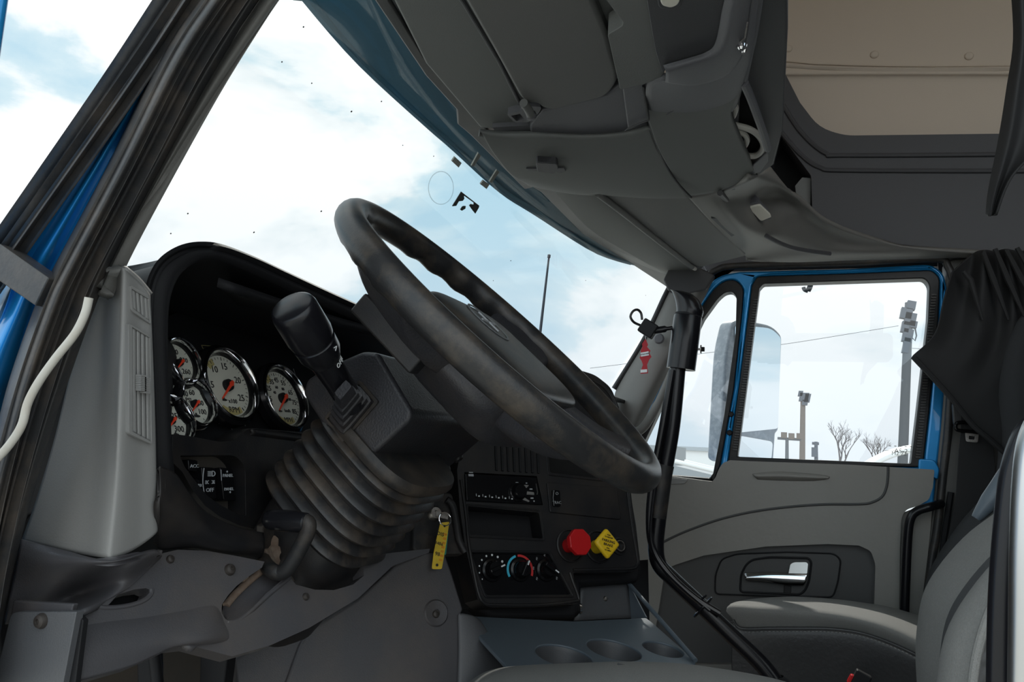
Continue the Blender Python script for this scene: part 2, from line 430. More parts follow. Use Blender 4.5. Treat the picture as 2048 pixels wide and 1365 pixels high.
box('underframe', (31.5, (a.y+b.y)/2, .85), (1.2, 0, 0), (0, abs(a.y-b.y)/2, 0), (0, 0, .2), 'soft_black', t)
t = thing('flatbed_truck', (22, 5, 0), 'white flatbed ramp sloping across the bottom of the quarter window', 'truck')
q = pX(22); a = q.at(1350, 923); b = q.at(1432, 943); 
bm = bmesh.new(); bm.free()
for dx in (0, 2): tube('rail', [a+Vector((dx, 0, 0)), b+Vector((dx, 0, 0))], .06, 'white_paint', t)
bm = bmesh.new(); c = (a+b)/2+Vector((1, 0, -.25)); box_bm(bm, c, (1, 0, 0), (b-a)*.5, (0, 0, .12)); mk('deck', bm, 'trailer_grey', t, recalc=True)
for k, yy in enumerate((.15, .85)):
    p = a+(b-a)*yy; lathe('wheel', [(0, 0), (.5, 0), (.5, .3), (0, .3)], (22.2, p.y, .5), (1, 0, 0), 'soft_black', t, 20)
box('chassis', (23, (a.y+b.y)/2, .8), (.7, 0, 0), (0, abs(a.y-b.y)/2, 0), (0, 0, .35), 'building_grey', t)
# white vehicle roof at the right foot of the passenger window
t = thing('parked_truck', (14, -2.2, 0), 'white vehicle with a rounded roof at the lower right corner of the passenger window', 'vehicle')
q = pX(13); P = [q.at(*p) for p in ((1728, 935), (1752, 918), (1785, 902), (1825, 891), (1880, 884))]
rows = []
for dx in (0, .15, 1.6, 1.75):
    rows.append([p+Vector((dx, 0, -.12 if dx in (0, 1.75) else 0)) for p in P])
surf('roof', rows, 'white_paint', t, 10, 16, .05)
box('cab', (13.9, (P[0].y+P[-1].y)/2-.2, .95), (.85, 0, 0), (0, abs(P[0].y-P[-1].y)/2-.25, 0), (0, 0, .62), 'white_paint', t, .1)
for yy in (P[0].y-.5, P[-1].y+.3): lathe('wheel', [(0, 0), (.38, 0), (.38, .25), (0, .25)], (13.0, yy, .38), (1, 0, 0), 'soft_black', t, 20)
# aerial on the hood
q = pX(.45); a = q.at(1098, 513); b = q.at(1080, 668); c = b+(b-a)*1.1
t = thing('radio_antenna', c, 'thin dark whip antenna standing up beyond the windshield', 'antenna')
tube('whip', [c, b, a], [.0045, .004, .0025], 'pole_gear', t, 8, 8)
lathe('tip', [(0, .006), (.004, .004), (.004, -.004), (0, -.006)], a, a-b, 'pole_gear', t, 10)
tube('base', [c-Vector((0, 0, .05)), c], .012, 'soft_black', t)

# ------------------------------------------------------------------ passenger side mirror (outside the window)
q = PL((-.60, -.80, 0), pX(1.42).at(1520, 800))
t = thing('side_mirror', q.at(1500, 900), 'tall outside mirror with two panes seen through the passenger window', 'mirror')
sh = [(1466, 640, 30), (1492, 640, 10), (1545, 651, 22), (1565, 672, 10), (1558, 862), (1552, 868), (1548, 925, 8), (1440, 925, 14), (1452, 700, 30)]
plate('housing', sh, q, .06, 'mirror_shell', t, bv=.012)
g = q.off(.004)
plate('main_glass', [(1470, 650, 8), (1543, 657, 14), (1562, 676, 6), (1556, 858, 6), (1476, 866, 6)], g, .003, 'mirror_glass', t, bv=0)
plate('convex_glass', [(1480, 872, 6), (1546, 884, 8), (1543, 918, 4), (1476, 914, 4)], g, .003, 'mirror_glass', t, bv=0)
tube('arm', [pX(1.1).at(1462, 800), q.off(-.05).at(1470, 800)], .014, 'soft_black', t)
tube('arm', [pX(1.1).at(1460, 890), q.off(-.05).at(1468, 890)], .014, 'soft_black', t)
# small plastic bracket hanging outside the top of the window
t = thing('roof_hook', pX(1.1).at(1618, 570), 'small dark hook hanging outside at the top of the passenger window', 'hook')
tube('stem', [pX(1.1).at(1622, 545), pX(1.1).at(1621, 570), pX(1.1).at(1616, 582)], .008, 'pole_gear', t, 8)
tube('claw', [pX(1.1).at(1616, 583), pX(1.1).at(1609, 580), pX(1.1).at(1607, 575)], .006, 'pole_gear', t, 6)

# ------------------------------------------------------------------ cab shell
bm = bmesh.new()
prof = [(.0, 2.37), (-.02, 2.75), (-.08, 3.1), (-.4, 3.3), (-2.5, 3.3)]
rows = [[Vector((X, y+yo, z)) for (y, z) in prof] for X, yo in ((-1.05, .2), (-.9, .29), (-.5, .37), (0, .41), (.5, .37), (.95, .27), (1.14, .2))]
o = surf('ceiling', rows, 'beige_panel', None, 12, 24, .04); struct(o, 'raised sleeper roof skin', 'ceiling')
bm = bmesh.new(); box_bm(bm, (0, -1.98, 2.17), (1.05, 0, 0), (0, .03, 0), (0, 0, 1.2)); struct(mk('wall_rear', bm, 'overhead_dark', recalc=True), 'rear wall of the sleeper', 'wall')
bm = bmesh.new(); box_bm(bm, (-1.02, -1.2, 1.45), (.03, 0, 0), (0, .78, 0), (0, 0, .5)); struct(mk('wall_left', bm, 'overhead_dark', recalc=True), 'sleeper wall behind the driver door', 'wall')  # kept low; the opening above is shaped to admit sky light
bm = bmesh.new(); box_bm(bm, (1.1, -1.2, 1.9), (.03, 0, 0), (0, .82, 0), (0, 0, 1.05)); struct(mk('wall_right', bm, 'overhead_dark', recalc=True), 'sleeper wall behind the passenger door', 'wall')
bm = bmesh.new(); box_bm(bm, (1.12, -.1, 2.64), (.03, 0, 0), (0, .42, 0), (0, 0, .29)); 
struct(mk('trim_1', bm, 'overhead_dark', recalc=True), 'roof side above the passenger door', 'trim')  # driver side left open so sky light reaches the beige panel
bm = bmesh.new(); box_bm(bm, (0, -.5, .98), (1.05, 0, 0), (0, 1.5, 0), (0, 0, .03)); struct(mk('floor', bm, 'floor_rubber', recalc=True), 'dusty cab floor under the pedals', 'floor')
bm = bmesh.new(); box_bm(bm, (0, 1.10, 1.38), (1.0, 0, 0), (0, .02, 0), (0, 0, .41)); struct(mk('wall_front', bm, 'pitch_black', recalc=True), 'firewall behind the dashboard', 'wall')
bm = bmesh.new(); box_bm(bm, (1.13, -.2, 1.25), (.02, 0, 0), (0, 1.3, 0), (0, 0, .35)); struct(mk('wall_right_lower', bm, 'blue_paint', recalc=True), 'blue cab side below the passenger window', 'wall'); bpy.data.objects['wall_right_lower'].name = 'wall_side'
# windshield
top = [Vector(v) for v in ((-.98, .36, 2.30), (-.88, .42, 2.31), (-.5, .53, 2.32), (0, .565, 2.33), (.5, .51, 2.32), (.8, .42, 2.31), (.97, .34, 2.30))]
bot = [Vector(v) for v in ((-1.0, .70, 1.80), (-.92, .84, 1.80), (-.5, 1.02, 1.79), (0, 1.07, 1.79), (.5, 1.0, 1.79), (.9, .80, 1.80), (1.0, .66, 1.80))]
ws = surf('window_1', [top, [(a+b)/2+Vector((0, .012, .008)) for a, b in zip(top, bot)], bot], 'window_glass', None, 14, 40, .005)
struct(ws, 'large curved windshield, dusty, with cloudy sky beyond', 'windshield')
me = ws.data; WB = BVHTree.FromPolygons([v.co for v in me.vertices], [list(p.vertices) for p in me.polygons])
def onws(x, y, lift=.003):
    h = WB.ray_cast(CAM, ray(x, y)); n = h[1] if h[1].dot(CAM-h[0]) > 0 else -h[1]
    return h[0]+n*lift, n
def decal(name, pix, m, label=None, cat=None, parent=None, th=.0015, group=None):
    P = [onws(*p) for p in pix]; n = sum((q[1] for q in P), Vector()).normalized()
    o = slab3(name, [[q[0] for q in P]], n, th, m, parent)
    if label: tag(o, label, cat, group)
    return o
decal('torn_sticker', [(921, 382), (926, 388), (927, 396), (924, 400), (916, 401), (911, 410), (903, 411)], 'sticker_black', 'left scrap of a torn black sticker on the windshield', 'sticker')
decal('torn_sticker', [(921, 382), (957, 410), (956, 414), (949, 426), (944, 420), (937, 410), (940, 407), (946, 408), (946, 404), (925, 389)], 'sticker_black', 'right scrap of a torn black sticker with ragged edge', 'sticker')
decal('torn_sticker', [(926, 411), (930, 411), (929, 416), (922, 420), (919, 418), (923, 412)], 'sticker_black', 'tiny black sticker scrap between the two larger torn scraps', 'sticker')
def pad(name, q4, label, k=6):
    t = thing(name, onws(*q4[0])[0], label, 'adhesive pad')
    a, b, c, d = [Vector(v) for v in q4]
    for i in range(k):
        f0, f1 = i/k, (i+.72)/k
        decal('strip', [tuple(a+(d-a)*f0), tuple(b+(c-b)*f0), tuple(b+(c-b)*f1), tuple(a+(d-a)*f1)], 'pad_grey', parent=t, th=.003)
pad('adhesive_pad', [(902, 321), (908, 312), (922, 325), (916, 334)], 'grey ribbed adhesive pad on the windshield, upper left of the pair on clear glass')
pad('adhesive_pad', [(959, 367), (965, 359), (978, 368), (972, 377)], 'grey ribbed adhesive pad on the windshield, just above the torn sticker')
pad('adhesive_pad', [(941, 330), (955, 304), (960, 310), (946, 332)], 'narrow pale ribbed strip stuck on the windshield tint, left of two', 9)
pad('adhesive_pad', [(977, 362), (992, 338), (997, 343), (982, 365)], 'narrow pale ribbed strip stuck on the windshield tint, right of two', 9)
P = [onws(880+25*math.cos(t), 374+33*math.sin(t))[0] for t in [i*math.pi/20 for i in range(40)]]
tag(tube('suction_mark', P, .0009, 'smudge', closed=True, res=6), 'faint round suction cup mark on the windshield', 'mark')
bm = bmesh.new(); rr = random.Random(4)
for (x, y) in ((338, 464), (620, 163), (372, 424), (560, 120), (803, 288), (760, 200), (560, 560), (700, 220), (505, 462), (603, 50), (1020, 520), (985, 560), (865, 310), (1290, 590), (1170, 560), (640, 420)):
    p, n = onws(x, y); disc_bm(bm, p, n, rr.uniform(.0008, .0016), .0008, 8)
tag(mk('bug_specks', bm, 'sticker_black'), 'tiny dark bug specks scattered over the windshield', 'specks', kind='stuff')
# header seal between glass and headliner
hs = [(528, -330), (720, -40), (850, 152), (912, 220), (914, 249), (939, 270), (1049, 380), (1066, 376), (1082, 386), (1165, 469), (1269, 533), (1338, 578), (1352, 548), (1223, 480), (1099, 368), (1070, 355), (1037, 340), (1016, 300), (960, 245), (850, 115), (755, -40), (570, -330)]
struct(plate('trim_2', hs, pZ(2.315), .03, 'black_plastic', bv=.004), 'black seal along the top of the windshield', 'trim')
# blue outside sun visor seen through the top of the glass
rows = []
lip = [(400, -330), (580, -40), (605, 0), (720, 132), (850, 252), (905, 300), (1000, 385), (1070, 430), (1190, 505), (1262, 530)]
Xs = [-.78, -.62, -.60, -.42, -.20, -.10, .12, .28, .60, .82]
l0 = [PL((1, 0, 0), (X, 0, 0)).at(*p) for p, X in zip(lip, Xs)]
rows = [[p+Vector((0, -.006, .012)) for p in l0], l0, [Vector((p.x*.98+.02, p.y-.06, max(p.z+.02, 2.36))) for p in l0], [Vector((p.x, p.y-.13, 2.43)) for p in l0]]
o = surf('exterior_sun_visor', rows, 'visor_blue', None, 14, 40, .012); tag(o, 'blue outside sun visor overhanging the top of the windshield', 'sun visor')
# ------------------------------------------------------------------ driver's door opening: pillar seals on the left of the view
def ext(l):
    """carry a line on up to the roof"""
    (x0, y0), (x1, y1) = l[0], l[1]; k = (-300-y0)/(y0-y1); return [(x0+(x0-x1)*k*.93, -300), (x0+(x0-x1)*(-120-y0)/(y0-y1)*.98, -120)]+list(l)
def strip_rows(lines, n=30):
    """lines across the pillar, each a list of sighted points + its depth plane and bulge"""
    return [crom([pX(X).at(*p) for p in pts], n) for pts, X in lines]
A0 = ext([(352, -30), (330, 0), (200, 190), (0, 484), (-90, 620)])
A1 = ext([(372, -30), (352, 0), (235, 180), (12, 500), (-60, 605)])
A2 = ext([(400, -30), (382, 0), (262, 180), (31, 506), (-45, 620)])
A3 = ext([(412, -30), (392, 0), (300, 130), (46, 521), (-35, 640)])
lines = [(A0, -1.0), ([(a[0]*.5+b[0]*.5, a[1]*.5+b[1]*.5) for a, b in zip(A0, A1)], -1.012), (A1, -.997), ([(a[0]*.5+b[0]*.5, a[1]*.5+b[1]*.5) for a, b in zip(A1, A2)], -1.012), (A2, -1.004), ([(p[0]+2, p[1]+1) for p in A2], -.99), (A3, -.975)]
o = surf('door_seal', strip_rows(lines), 'seal_rubber', None, 36, 60, .012)
tag(o, 'outer ribbed black weatherstrip along the driver side pillar', 'weatherstrip')
B0 = ext([(415, -30), (394, 0), (325, 103), (215, 330), (95, 558), (66, 622), (18, 760), (-12, 880), (-40, 1010), (-70, 1200), (-80, 1400)])
B6 = ext([(545, -30), (523, 0), (430, 150), (330, 330), (240, 500), (198, 594), (150, 725), (95, 890), (40, 1088), (6, 1240), (-20, 1400)])
def mixl(t, a=B0, b=B6): return [(p[0]*(1-t)+q[0]*t, p[1]*(1-t)+q[1]*t) for p, q in zip(a, b)]
lines = [(mixl(0), -.985), (mixl(.06), -1.006), (mixl(.2), -1.02), (mixl(.36), -1.018), (mixl(.46), -1.0), (mixl(.5), -1.0), (mixl(.54), -1.008), (mixl(.60), -1.006), (mixl(.66), -.985), (mixl(.72), -.972), (mixl(.86), -.968), (mixl(1), -.955)]
o = surf('door_seal', strip_rows(lines), 'seal_rubber', None, 60, 80, .01)
tag(o, 'inner rounded black weatherstrip beside the windshield and grey dash end', 'weatherstrip')
# blue painted pillar
def curve_rows(l, r, X, dx, n=5):
    R = []
    for i in range(n):
        t = i/(n-1); R.append((mixl(t, l, r), X-dx*math.sin(math.pi*t)))
    return strip_rows(R)
bl = ext([(372, -30), (352, 20), (300, 110), (190, 285), (40, 505), (-35, 640), (-110, 800), (-140, 1000), (-150, 1400)])
br = ext([(440, -30), (400, 20), (345, 110), (240, 300), (115, 535), (80, 630), (40, 740), (5, 860), (-5, 1400)])
o = surf('trim_3', curve_rows(bl, br, -.955, .035), 'blue_paint', None, 24, 60, .02); struct(o, 'metallic blue painted door pillar', 'pillar')
# rubber bracket between the seals
o = plate('pillar_bracket', [(-40, 478), (0, 488), (97, 556, 4), (70, 612, 4), (0, 564), (-40, 545)], pX(-1.02), .02, 'seal_rubber', bv=.003)
tag(o, 'worn grey rubber bracket crossing the blue pillar', 'bracket')
# grey inner A pillar cover, driver side
c0 = B6[:8]; c1 = ext([(580, -30), (557, 0), (431, 185), (330, 345), (246, 480), (214, 535)])
lines = [([(p[0]-8, p[1]-4) for p in c0], -.957), (mixl(.2, c0, c1), -.962), (mixl(.8, c0, c1), -.957), (c1, -.945), ([(p[0]+1, p[1]+1) for p in c1], -.90)]
o = surf('trim_4', strip_rows(lines), 'pillar_grey', None, 20, 40, .012); struct(o, 'grey inner cover of the driver side windshield pillar', 'trim')
# white wire tucked into the seal
wp = [(178, 596), (170, 628), (150, 668), (112, 716), (78, 764), (56, 806), (44, 850), (22, 886), (-6, 918), (-40, 950)]
tag(tube('loose_wire', [pX(-1.035).at(*p) for p in wp], .0033, 'wire_white', n=50), 'loose white wire hanging out of the driver door seal', 'wire')
# edge of the open driver's door
o = plate('driver_door', [(-600, -300), (24, -300), (19, -60), (17, 0), (1, 110), (-30, 300), (-120, 700), (-160, 1400), (-700, 1400)], PL(-ray(0, 60), CAM+ray(0, 60)*.66), .02, 'blue_paint', bv=.004)
tag(o, 'dark blue edge of the open driver door at the upper left corner', 'door')

# ------------------------------------------------------------------ grey vent panel at the dash end
t = thing('dash_end_panel', (-.92, .62, 1.6), 'grey plastic dash end panel with defroster vents beside the driver door', 'vent panel')
YF = pY(.565); XF = pX(-.935)
front = [[(196, 556), (172, 640), (140, 750), (108, 880), (72, 1000), (42, 1082)],
         [(205, 534), (188, 640), (168, 750), (145, 880), (122, 1000), (105, 1097)],
         [(221, 531), (212, 640), (204, 750), (192, 880), (178, 1000), (168, 1110)]]
rows = [crom([XF.at(*p) for p in r], 30) for r in front]
edge = crom([(XF.at(*p)*.5+YF.at(*p)*.5)+Vector((0, 0, 0)) for p in [(235, 530), (232, 640), (229, 750), (226, 880), (219, 1000), (208, 1116)]], 30)
side1 = crom([YF.at(*p) for p in [(246, 537), (245, 640), (243, 750), (241, 880), (240, 1000), (232, 1117)]], 30)
side2 = crom([YF.at(*p) for p in [(276, 562), (278, 660), (280, 760), (281, 880), (281, 1000), (280, 1093)]], 30)
side3 = crom([YF.at(*p) for p in [(301, 592), (305, 680), (309, 780), (312, 890), (314, 1000), (316, 1062)]], 30)
side4 = [p+Vector((.004, .02, 0)) for p in side3]
surf('shell', rows+[edge, side1, side2, side3, side4], 'grey_plastic', t, 40, 40, .006)
# close the top of the panel
tp = [[XF.at(193, 548), XF.at(222, 527), edge[0], side1[0], side2[0], side3[0]], [XF.at(193, 548)+Vector((.03, .25, .0)), XF.at(222, 527)+Vector((.04, .25, .01)), edge[0]+Vector((.02, .25, .01)), side1[0]+Vector((.02, .25, 0)), side2[0]+Vector((0, .25, 0)), side3[0]+Vector((0, .25, 0))]]
surf('top', tp, 'grey_plastic', t, 4, 20, .004)
g = YF.off(.002)
plate('clip_recess', [(214, 558, 6), (234, 562, 6), (232, 600, 6), (212, 602, 6)], XF.off(.001), .002, 'pillar_grey', t, bv=.0005)
def vent(nm, o4, nl, lift, louvre_in):
    gg = YF.off(lift)
    a, b, c, d = [Vector(v) for v in o4]     # tl, tr, br, bl
    inn = [a*.84+c*.16, b*.84+d*.16, c*.84+a*.16, d*.84+b*.16] if louvre_in is None else [Vector(v) for v in louvre_in]
    f = plate(nm, [(*p, 6) for p in (a, b, c, d)], gg, .012, 'grey_plastic', t, bv=.0015, holes=[[tuple(p) for p in inn]])
    plate('duct', [tuple(p) for p in inn], gg.off(-.011), .002, 'pitch_black', f, bv=0)
    for i in range(nl):
        f0 = (i+.13)/nl; f1 = (i+.87)/nl
        q = [inn[0].lerp(inn[1], f0), inn[0].lerp(inn[1], f1), inn[3].lerp(inn[2], f1), inn[3].lerp(inn[2], f0)]
        plate('louvre', [tuple(p) for p in q], gg.off(-.001), .008, 'grey_plastic', f, bv=.0012)
    return f, gg
vent('defroster_grille', [(260, 570), (299, 594), (303, 650), (263, 622)], 4, .003, [(264, 578), (297, 598), (300, 643), (267, 618)])
f, gg = vent('air_vent', [(257, 646), (301, 672), (305, 890), (258, 868)], 4, .005, [(265, 655), (300, 676), (303, 884), (266, 864)])
bm = bmesh.new()
for k in range(9):
    for x0 in (279, 287): box_bm(bm, gg.off(.003).at(x0+3, 752+k*3.6+(x0-279)*.6), (.0032, 0, 0), (0, .003, 0), (0, 0, .0007))
mk('thumb_wheel', bm, 'grey_plastic', f, recalc=True)
# ------------------------------------------------------------------ dashboard: instrument hood, cluster shell, switch panel
dash = thing('dashboard', (-.6, .62, 1.6), 'long black dashboard with a deep hood over the gauges', 'dashboard')
LIP = pY(.585)
ol = [(319, 1062), (317, 980), (314, 880), (310, 780), (307, 700), (306, 640), (308, 585), (318, 548), (336, 522), (366, 503), (400, 496), (440, 500), (500, 522), (560, 549), (650, 590), (735, 628), (850, 682), (1000, 742), (1120, 770)]
il = [(354, 985), (348, 940), (342, 870), (338, 780), (335, 715), (335, 655), (338, 610), (347, 575), (362, 548), (386, 528), (412, 520), (446, 524), (500, 545), (560, 572), (650, 613), (735, 652), (850, 706), (1000, 765), (1110, 795)]
def lp(l, Y=.585): return [pY(Y).at(*p) for p in l]
outer = lp(ol); inner = lp(il)
lf = [min(1, max(0, 1-(i-5)/6)) for i in range(len(outer))]
back = [Vector((p.x+.34*f, .82, p.z-.02)) for p, f in zip(outer, lf)]; mid = [Vector((p.x+.15*f, .70, p.z-.014)) for p, f in zip(outer, lf)]
front = [p+Vector((0, -.006, 0)) for p in [(a+b)/2 for a, b in zip(outer, inner)]]
deep = [Vector((p.x, .66, p.z-.012)) for p in inner]; deep2 = [Vector((p.x, .74, p.z-.03)) for p in inner]; deep3 = [Vector((p.x+.02, .81, p.z-.06)) for p in inner]; deep4 = [Vector((p.x+.03, .815, p.z-.25)) for p in inner]
surf('hood', [back, mid, [p+Vector((0, .006, 0)) for p in outer], outer, front, inner, [p+Vector((0, .012, -.001)) for p in inner], deep, deep2, deep3, deep4], 'hood_black', dash, 60, 90, .005)
# dash top between hood and windshield
rows = [[Vector((x, .585 if x < -.1 else .5, 1.925)), Vector((x, .70, 1.93)), Vector((x, .84, 1.88)), Vector((x, .98, 1.80))] for x in (-.82, -.5, 0, .5, .9)]
for r in rows:
    if r[0].x > .8: r[3].y = .78; r[2].y = .72; r[1].y = .64
    if r[0].x < -.8: r[1].x = -.64; r[2].x = -.50; r[3].x = -.44
surf('top_pad', [[v+Vector((0, 0, -.02)) for v in r] for r in rows], 'hood_black', dash, 20, 16, .01)
# cluster panel plane
cp = PL((0, -math.cos(math.radians(22)), math.sin(math.radians(22))), PL((1, 0, 0), (-.665, 0, 0)).at(460, 772))
CE1 = Vector((1, 0, 0)); CN = cp.n; CE2 = CN.cross(CE1).normalized()
if CE2.z < 0: CE2 = -CE2
plate('cluster_panel', [(318, 640), (420, 600), (560, 640), (760, 740), (760, 900), (600, 920), (440, 890), (318, 890)], cp.off(-.022), .01, 'soft_black', dash, bv=0)
# shelf and switch panel plane
# shelf under the gauges and switch panel
SP = PL((0, -1, .12), pX(-.74).at(430, 960))
sw = [(345, 868, 6), (375, 872), (440, 884), (468, 882, 8), (485, 866, 10), (500, 856, 8), (640, 868), (640, 1000), (560, 1075), (526, 1062), (480, 1052), (440, 1034), (410, 1012), (385, 980), (365, 945), (345, 925)]
hole = [(360, 912), (470, 911, 12), (490, 932, 12), (492, 1034, 5), (480, 1032), (440, 1010), (415, 992), (390, 962), (370, 935)]
plate('switch_panel', sw, SP, .03, 'black_plastic', dash, bv=.004, holes=[hole], hr=3)
plate('switch_recess', [(350, 900), (500, 900), (500, 1045), (400, 1020), (350, 930)], SP.off(-.026), .006, 'dusty_recess', dash, bv=0)
rows = [[SP.at(498, 858)+Vector((0, -.004, 0)), SP.at(560, 862), SP.at(640, 872)], [SP.at(500, 872), SP.at(560, 880), SP.at(640, 890)], [SP.at(500, 900)+Vector((0, .05, 0)), SP.at(560, 905)+Vector((0, .05, 0)), SP.at(640, 915)+Vector((0, .05, 0))]]
surf('shelf', rows, 'black_plastic', dash, 8, 12, .004)
# lower left cover, a curved black apron beside the grey vent panel
rows = [[(318, 935), (324, 934), (352, 948), (378, 985), (405, 1018), (440, 1040), (480, 1056), (528, 1066)],
        [(319, 1000), (326, 990), (360, 1010), (390, 1035), (415, 1056), (445, 1074), (485, 1086), (530, 1090)],
        [(318, 1050), (328, 1050), (360, 1062), (390, 1078), (415, 1090), (445, 1100), (485, 1108), (526, 1110)],
        [(305, 1085), (322, 1100), (360, 1098), (390, 1100), (415, 1104), (445, 1110), (485, 1118), (510, 1128)]]
offs = [0, -.012, -.004, .02]
surf('lower_apron', [[pY(.565+d).at(*p) for p in r] for r, d in zip(rows, offs)], 'black_plastic', dash, 20, 40, .006)
bm = bmesh.new()
# switches
def rocker(o4, marks, up=.006):
    g2 = SP.off(-.022+up*2.2)
    s = plate('rocker_switch', [(*p, 4) for p in o4], g2, .02, 'gloss_black', dash, bv=.0018)
    b = bmesh.new(); marks(b, g2.off(.0006)); mk('switch_marking', b, 'soft_ink', s)
E1 = Vector((1, 0, 0)); E2s = SP.n.cross(E1); E2s = E2s if E2s.z > 0 else -E2s
def txt(b, g2, s, x, y, size): text_bm(b, s, g2.at(x, y), E1, E2s, size*.5, sx=1.2)
def m1(b, g2): txt(b, g2, 'ACC', 389, 933, .011)
rocker([(376, 919), (396, 921), (396, 944), (378, 942)], m1)
def m2(b, g2): txt(b, g2, 'WORK', 394, 972, .0095)
rocker([(384, 958), (402, 960), (402, 984), (386, 982)], m2)
def m3(b, g2):
    txt(b, g2, 'OFF', 420, 981, .0125)
    c = g2.at(424, 948); k_ = .62
    arc_bm(b, c, E1*1.3*k_, E2s*.8*k_, SP.n, .0052, .0066, -90, 90); box_bm(b, c, (.0005, 0, 0), E2s*.0049*k_, SP.n*.0004)
    for k in range(4): box_bm(b, c+E1*-.0072*k_+E2s*(-.0039+k*.0026)*k_, (.004*k_, 0, 0), E2s*.0004, SP.n*.0004)
    c = g2.at(420, 965)
    for sg in (-1, 1):
        arc_bm(b, c+E1*sg*.004*k_, E1*1.2*k_, E2s*.9*k_, SP.n, .0026, .0036, 90 if sg < 0 else -90, 270 if sg < 0 else 90)
        for k in (-1, 0, 1): box_bm(b, c+E1*sg*.0105*k_+E2s*k*.0024*k_, (.0018*k_, 0, 0), E2s*.0004, SP.n*.0004)
    P = [g2.at(*p) for p in ((408, 937), (406, 955), (406, 970), (409, 990))]; tube_bm(b, crom(P, 12), .0005, 6)
rocker([(403, 934), (431, 936), (434, 998), (408, 998)], m3, .007)
def m4(b, g2):
    txt(b, g2, 'PANEL', 456, 952, .0105); txt(b, g2, 'PANEL', 458, 979, .0095)
    disc_bm(b, g2.at(454, 944), SP.n, .0012, .0005, 8); disc_bm(b, g2.at(460, 985), SP.n, .0012, .0005, 8)
    tube_bm(b, [g2.at(442, 940), g2.at(443, 962)], .0004, 6)
rocker([(440, 935), (466, 938), (472, 1003), (448, 1002)], m4, .007)

# ------------------------------------------------------------------ instrument cluster
def cpt(px, py, l=0): return cp.off(l).at(px, py)
clus = thing('instrument_cluster', cpt(460, 772), 'gauge cluster of chrome ringed ivory dials with red needles under the black hood', 'gauges')
def gauge(px, py, R, nums, na, extra, name='gauge', rings=(), sz=.2, ticks=24):
    c = cpt(px, py); d0 = -.0065
    z = lathe(name, [(R*1.13, -.012), (R*1.12, .003), (R*1.09, .0055), (R*1.05, .005), (R*.99, .0005), (R*.985, -.006)], c, CN, 'chrome', clus, 48, e=(CE1, CE2, CN))
    lathe('bezel_wall', [(R*.99, .0002), (R*.945, -.004), (R*.94, d0)], c, CN, 'gloss_black', z, 48, e=(CE1, CE2, CN))
    lathe('outer_ring', [(R*1.24, -.012), (R*1.23, -.002), (R*1.13, .002), (R*1.12, -.01)], c, CN, 'gloss_black', z, 48, e=(CE1, CE2, CN))
    dc = c+CN*d0
    lathe('dial', [(0, .0005), (R*.935, .0005), (R*.935, -.002), (0, -.002)], dc, CN, 'dial_ivory', z, 48, e=(CE1, CE2, CN))
    b = bmesh.new()
    def pol(a, r): a = math.radians(a); return dc+CN*.001+(CE1*math.cos(a)+CE2*math.sin(a))*r*R
    for s, a, r, k in nums: text_bm(b, s, pol(a, r), CE1, CE2, R*k*1.12)
    for i in range(ticks+1):
        a = 235-290*i/ticks; big = i % 4 == 0
        p0 = pol(a, .78 if big else .81); p1 = pol(a, .88); tube_bm(b, [p0, p1], R*(.012 if big else .007), 4)
    extra(b, pol)
    mk('numerals', b, 'dial_ink', z)
    if rings:
        b = bmesh.new()
        for a0, a1 in rings: arc_bm(b, dc+CN*.0006, CE1, CE2, CN, R*.70, R*.89, a0, a1, .0004, 24)
        mk('dial_band', b, 'dial_yellow', z)
    lathe('hub', [(0, .006), (R*.17, .006), (R*.18, .003), (R*.18, 0)], dc, CN, 'soft_black', z, 20)
    b = bmesh.new(); p0 = dc+CN*.008; a = math.radians(na); dr = CE1*math.cos(a)+CE2*math.sin(a); pr_ = CN.cross(dr)
    v = [b.verts.new(p) for p in (p0-dr*R*.12+pr_*R*.05, p0-dr*R*.12-pr_*R*.05, p0+dr*R*.74-pr_*R*.018, p0+dr*R*.74+pr_*R*.018)]
    f = b.faces.new(v); ex = bmesh.ops.extrude_face_region(b, geom=[f]); bmesh.ops.translate(b, verts=[g_ for g_ in ex['geom'] if isinstance(g_, bmesh.types.BMVert)], vec=CN*.0012)
    lathe_bm(b, [(0, .0015), (R*.075, .0015), (R*.075, 0)], p0, CN, 12)
    mk('needle', b, 'needle_red', z, recalc=True)
    return z
def icon(a, r, s):
    def f(b, pol):
        c = pol(a, r); box_bm(b, c, CE1*s, CE2*s*.45, CN*.0004); box_bm(b, c+CE2*s*.7, CE1*s*.3, CE2*s*.4, CN*.0004); box_bm(b, c+CE1*s*1.2, CE1*s*.5, CE2*s*.25, CN*.0004)
    return f
RB = .0445
gauge(461, 769, RB, [('5', 183, .62, .26), ('10', 130, .60, .26), ('15', 84, .60, .26), ('20', 22, .58, .26), ('25', -33, .62, .26), ('x100', -78, .48, .17), ('RPM', -84, .74, .22)], 222, icon(240, .52, RB*.07), rings=[(118, 140), (-120, -60)], ticks=32)
gauge(570, 795, RB*.97, [('5', 200, .66, .22), ('15', 185, .66, .22), ('25', 152, .64, .22), ('35', 122, .64, .22), ('45', 95, .64, .22), ('55', 62, .64, .22), ('65', 24, .63, .22), ('75', -8, .66, .22), ('85', -38, .68, .22), ('40', 150, .36, .13), ('60', 110, .40, .13), ('80', 60, .40, .13), ('100', 0, .40, .13), ('km/h', -70, .44, .14), ('MPH', -84, .74, .2)], 222, icon(240, .52, RB*.06), rings=[(118, 140), (-120, -60)], ticks=34)
RS = .0265
gauge(363, 724, RS, [('170', 150, .55, .3), ('200', 100, .56, .32), ('230', 25, .48, .3), ('260', -40, .56, .32), ('°F', 120, .22, .28)], 222, icon(-95, .5, RS*.1), ticks=12)
